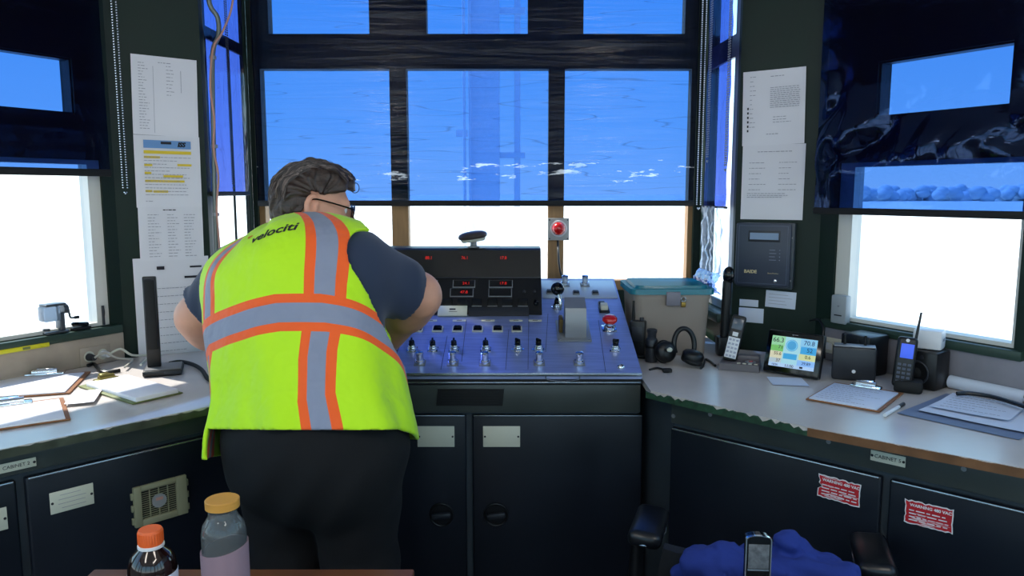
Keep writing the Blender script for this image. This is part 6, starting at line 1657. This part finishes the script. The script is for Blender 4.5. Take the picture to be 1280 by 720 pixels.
g = G(); o_ = H(.100, -.02, .075) - np.array(base); g.tube([V(o_) + V((.012 * math.cos(a) - .004, 0, .014 * math.sin(a) - .005)) for a in [R(150 - 300 * i / 10) for i in range(11)]], .0011, 5); part('curl', g, M_HAIR, person)
# --- glasses
g = G()
def Hb(*p): return V(H(*p)) - base
for sy in (-1, 1):
    Mx = Matrix((V(hl), V(hu), V(hf))).transposed()
    g.torus(Hb(.106, sy * .033, -.004), .024, .0022, Mx, 24, 6, 1, .8)
    g.tube([Hb(.106, sy * .058, .006), Hb(.09, sy * .072, .008), Hb(.02, sy * .082, .012), Hb(-.012, sy * .086, .010), Hb(-.03, sy * .083, -.005)], .0024, 6, 3)
g.tube([Hb(.106, -.010, .0), Hb(.111, 0, .004), Hb(.106, .010, .0)], .002, 6)
go = part('glasses', g, M_BLKG, person)
for sy in (-1, 1):
    g = G(); g.T = Matrix.Translation(Hb(.106, sy * .033, -.004)) @ Matrix((V(hl), V(hu), V(hf))).transposed().to_4x4(); g.lathe([(.0235, -.0006), (.0235, .0006)], 24); 
    for v_ in g.v: pass
    part('lens', g, M_GLASS, go)
for sy in (-1, 1):
    g = G(); g.sph(Hb(.0765, sy * .031, -.002), .0125, 16, 10); eo = part('eye', g, M_WHITE, person)
    g = G(); g.sph(Hb(.0845, sy * .031, -.002), .0055, 12, 8); part('iris', g, mat('brown iris', '#2c1c12', .2), eo)

# ================================================================ blue jacket thrown over the chair back
Jf = Field((.10, 1.24, .40), (.90, 1.82, .92), .005)
def CW(x, y, z): q = MW[ch.name] @ V((x, y, z)); return np.array(q)
rn = random.Random(4)
for i in range(10):       # sheet over the top edge
    x = -.11 + i * .032; tp = .735 + .012 * rn.random() - .05 * max(0, -x - .08)
    Jf.add(C(CW(x, -.305 - .012 * rn.random(), .52 + .04 * rn.random()), CW(x, -.292, tp), .020, .017), .028)
    Jf.add(C(CW(x, -.292, tp + .005), CW(x + .01, -.20, .72 - .06 * rn.random()), .018, .021), .028)
for a, b, c, r0 in (((-.20, -.27, .73), (-.10, -.27, .785), (-.02, -.25, .775), .020), ((-.06, -.25, .775), (.0, -.24, .80), (.05, -.22, .775), .018), ((.03, -.27, .77), (.055, -.25, .822), (.085, -.24, .815), .019), ((.085, -.24, .815), (.11, -.26, .775), (.13, -.27, .74), .018), ((.10, -.23, .785), (.15, -.25, .792), (.19, -.26, .76), .017), ((.19, -.26, .76), (.215, -.27, .70), (.21, -.28, .62), .016), ((-.12, -.30, .76), (-.05, -.315, .72), (.04, -.31, .74), .016), ((.02, -.31, .75), (.09, -.32, .70), (.17, -.31, .73), .017), ((-.02, -.32, .66), (.05, -.33, .62), (.13, -.32, .66), .016), ((-.18, -.31, .71), (-.10, -.32, .66), (-.04, -.32, .58), .015)):
    a, b, c = [(q[0] * .85 + .025, q[1], q[2] - .038) for q in (a, b, c)]
    Jf.add(C(CW(*a), CW(*b), r0, r0 * 1.05), .014).add(C(CW(*b), CW(*c), r0 * 1.05, r0 * .9), .014)
X, Y_, Z_ = Jf.XYZ()
Jf.F += (.003 * np.sin(45 * X + 18 * np.sin(11 * Z_) + 30 * Y_) + .0022 * np.sin(85 * Z_ + 40 * X + 12 * np.sin(26 * Y_ + 20 * X))).astype(np.float32)
jm = np_mesh('jacket', nets(Jf.F, Jf.lo, Jf.h), mat('royal blue cloth', '#1a2f7c', .9, bump=.4, bscale=500), 2)
def ridge(me, amp, f, seed):
    for v in me.vertices:
        p = v.co; w_ = V((noise.noise(p * f * .6 + V((seed, 0, 0))), noise.noise(p * f * .6 + V((0, seed, 0))), noise.noise(p * f * .6 + V((0, 0, seed))))) * .5
        r1 = 1 - abs(noise.noise(p * f + w_ * 2)) * 2; r2 = 1 - abs(noise.noise(p * f * 2.3 + w_ * 3)) * 2
        v.co = p + v.normal * amp * (max(0, r1) ** 3 + .30 * max(0, r2) ** 2 - .42)
    me.update()
ridge(jm, .018, 6.5, 3.3)
bm = bmesh.new(); bm.from_mesh(jm)
for _ in range(4): bmesh.ops.smooth_vert(bm, verts=bm.verts, factor=.5, use_axis_x=True, use_axis_y=True, use_axis_z=True)
bm.to_mesh(jm); bm.free()
jo = CW(.03, -.25, .5); JM = Matrix.Translation(jo); jm.transform(JM.inverted())
obj('jacket', jm, None, JM, None, 'royal blue jacket crumpled over the back of the office chair', 'jacket')
# ---------------------------------------------------------------- light and camera
w = bpy.data.worlds.new('sky'); SC.world = w; w.use_nodes = True; nt = w.node_tree; N = nt.nodes; L = nt.links
bg = N['Background']; tc = N.new('ShaderNodeTexCoord'); sx = N.new('ShaderNodeSeparateXYZ'); L.new(tc.outputs['Generated'], sx.inputs[0])
rp = N.new('ShaderNodeValToRGB'); cr = rp.color_ramp
mr = N.new('ShaderNodeMapRange'); mr.inputs[1].default_value = -.05; mr.inputs[2].default_value = 1; L.new(sx.outputs['Z'], mr.inputs[0]); L.new(mr.outputs[0], rp.inputs[0])
def el(z): return (z + .05) / 1.05
cr.elements[0].position = 0; cr.elements[0].color = (1.0, 1.0, .98, 1)
cr.elements[1].position = 1; cr.elements[1].color = (.22, .42, .85, 1)
for z, c in ((.0, (.98, 1.0, .99)), (.08, (.62, .86, .98)), (.22, (.36, .72, .97)), (.5, (.3, .55, .93))):
    e = cr.elements.new(el(z)); e.color = (*c, 1)
bg.inputs[1].default_value = 2.6
L.new(rp.outputs[0], bg.inputs[0])
sl = bpy.data.lights.new('sun', 'SUN'); sl.energy = 9.0; sl.angle = R(1.5); sl.color = (1, .95, .86)
so = bpy.data.objects.new('sun', sl); COL.objects.link(so)
sd = V((.80, -.46, -1.12)).normalized()        # from the front left, high
so.rotation_euler = sd.to_track_quat('-Z', 'Y').to_euler()
# unseen overhead lights behind the camera, added to fill the room
M_FILL = mat('lit diffuser', '#ffffff', .5, emit='#fff6ea', es=FILL_LEVEL)
for i, (x, y) in enumerate(((-1.05, -.35), (.75, -.35))):
    t = thing('fill_light', (x, y, 2.7), ('added fill light overhead on the chair side of the cab', 'added fill light overhead on the table side of the cab')[1 - i], 'fill light', 'added fill lights')
    g = G(); g.bb(-.16, .16, -.62, .62, -.07, 0, .01); part('housing', g, M_WHITE, t)
    g = G(); g.bb(-.14, .14, -.6, .6, -.09, -.0705, .008); part('diffuser', g, M_FILL, t)
cd = bpy.data.cameras.new('camera'); cd.sensor_width = 36; cd.lens = F * 36 / 1280; cd.clip_start = .02; cd.clip_end = 5000
co = bpy.data.objects.new('camera', cd); COL.objects.link(co); co.location = EYE; co.rotation_euler = (PI / 2 - PITCH, 0, 0); SC.camera = co
vs_ = SC.view_settings; vs_.view_transform = 'Standard'; vs_.look = 'None'; vs_.gamma = 1; vs_.use_curve_mapping = False; vs_.exposure = 0
SC.cycles.max_bounces = 10; SC.cycles.transparent_max_bounces = 24; SC.cycles.transmission_bounces = 8; SC.cycles.diffuse_bounces = 5; SC.cycles.glossy_bounces = 4
SC.cycles.caustics_reflective = False; SC.cycles.caustics_refractive = False; SC.cycles.sample_clamp_indirect = 6; SC.cycles.use_denoising = True
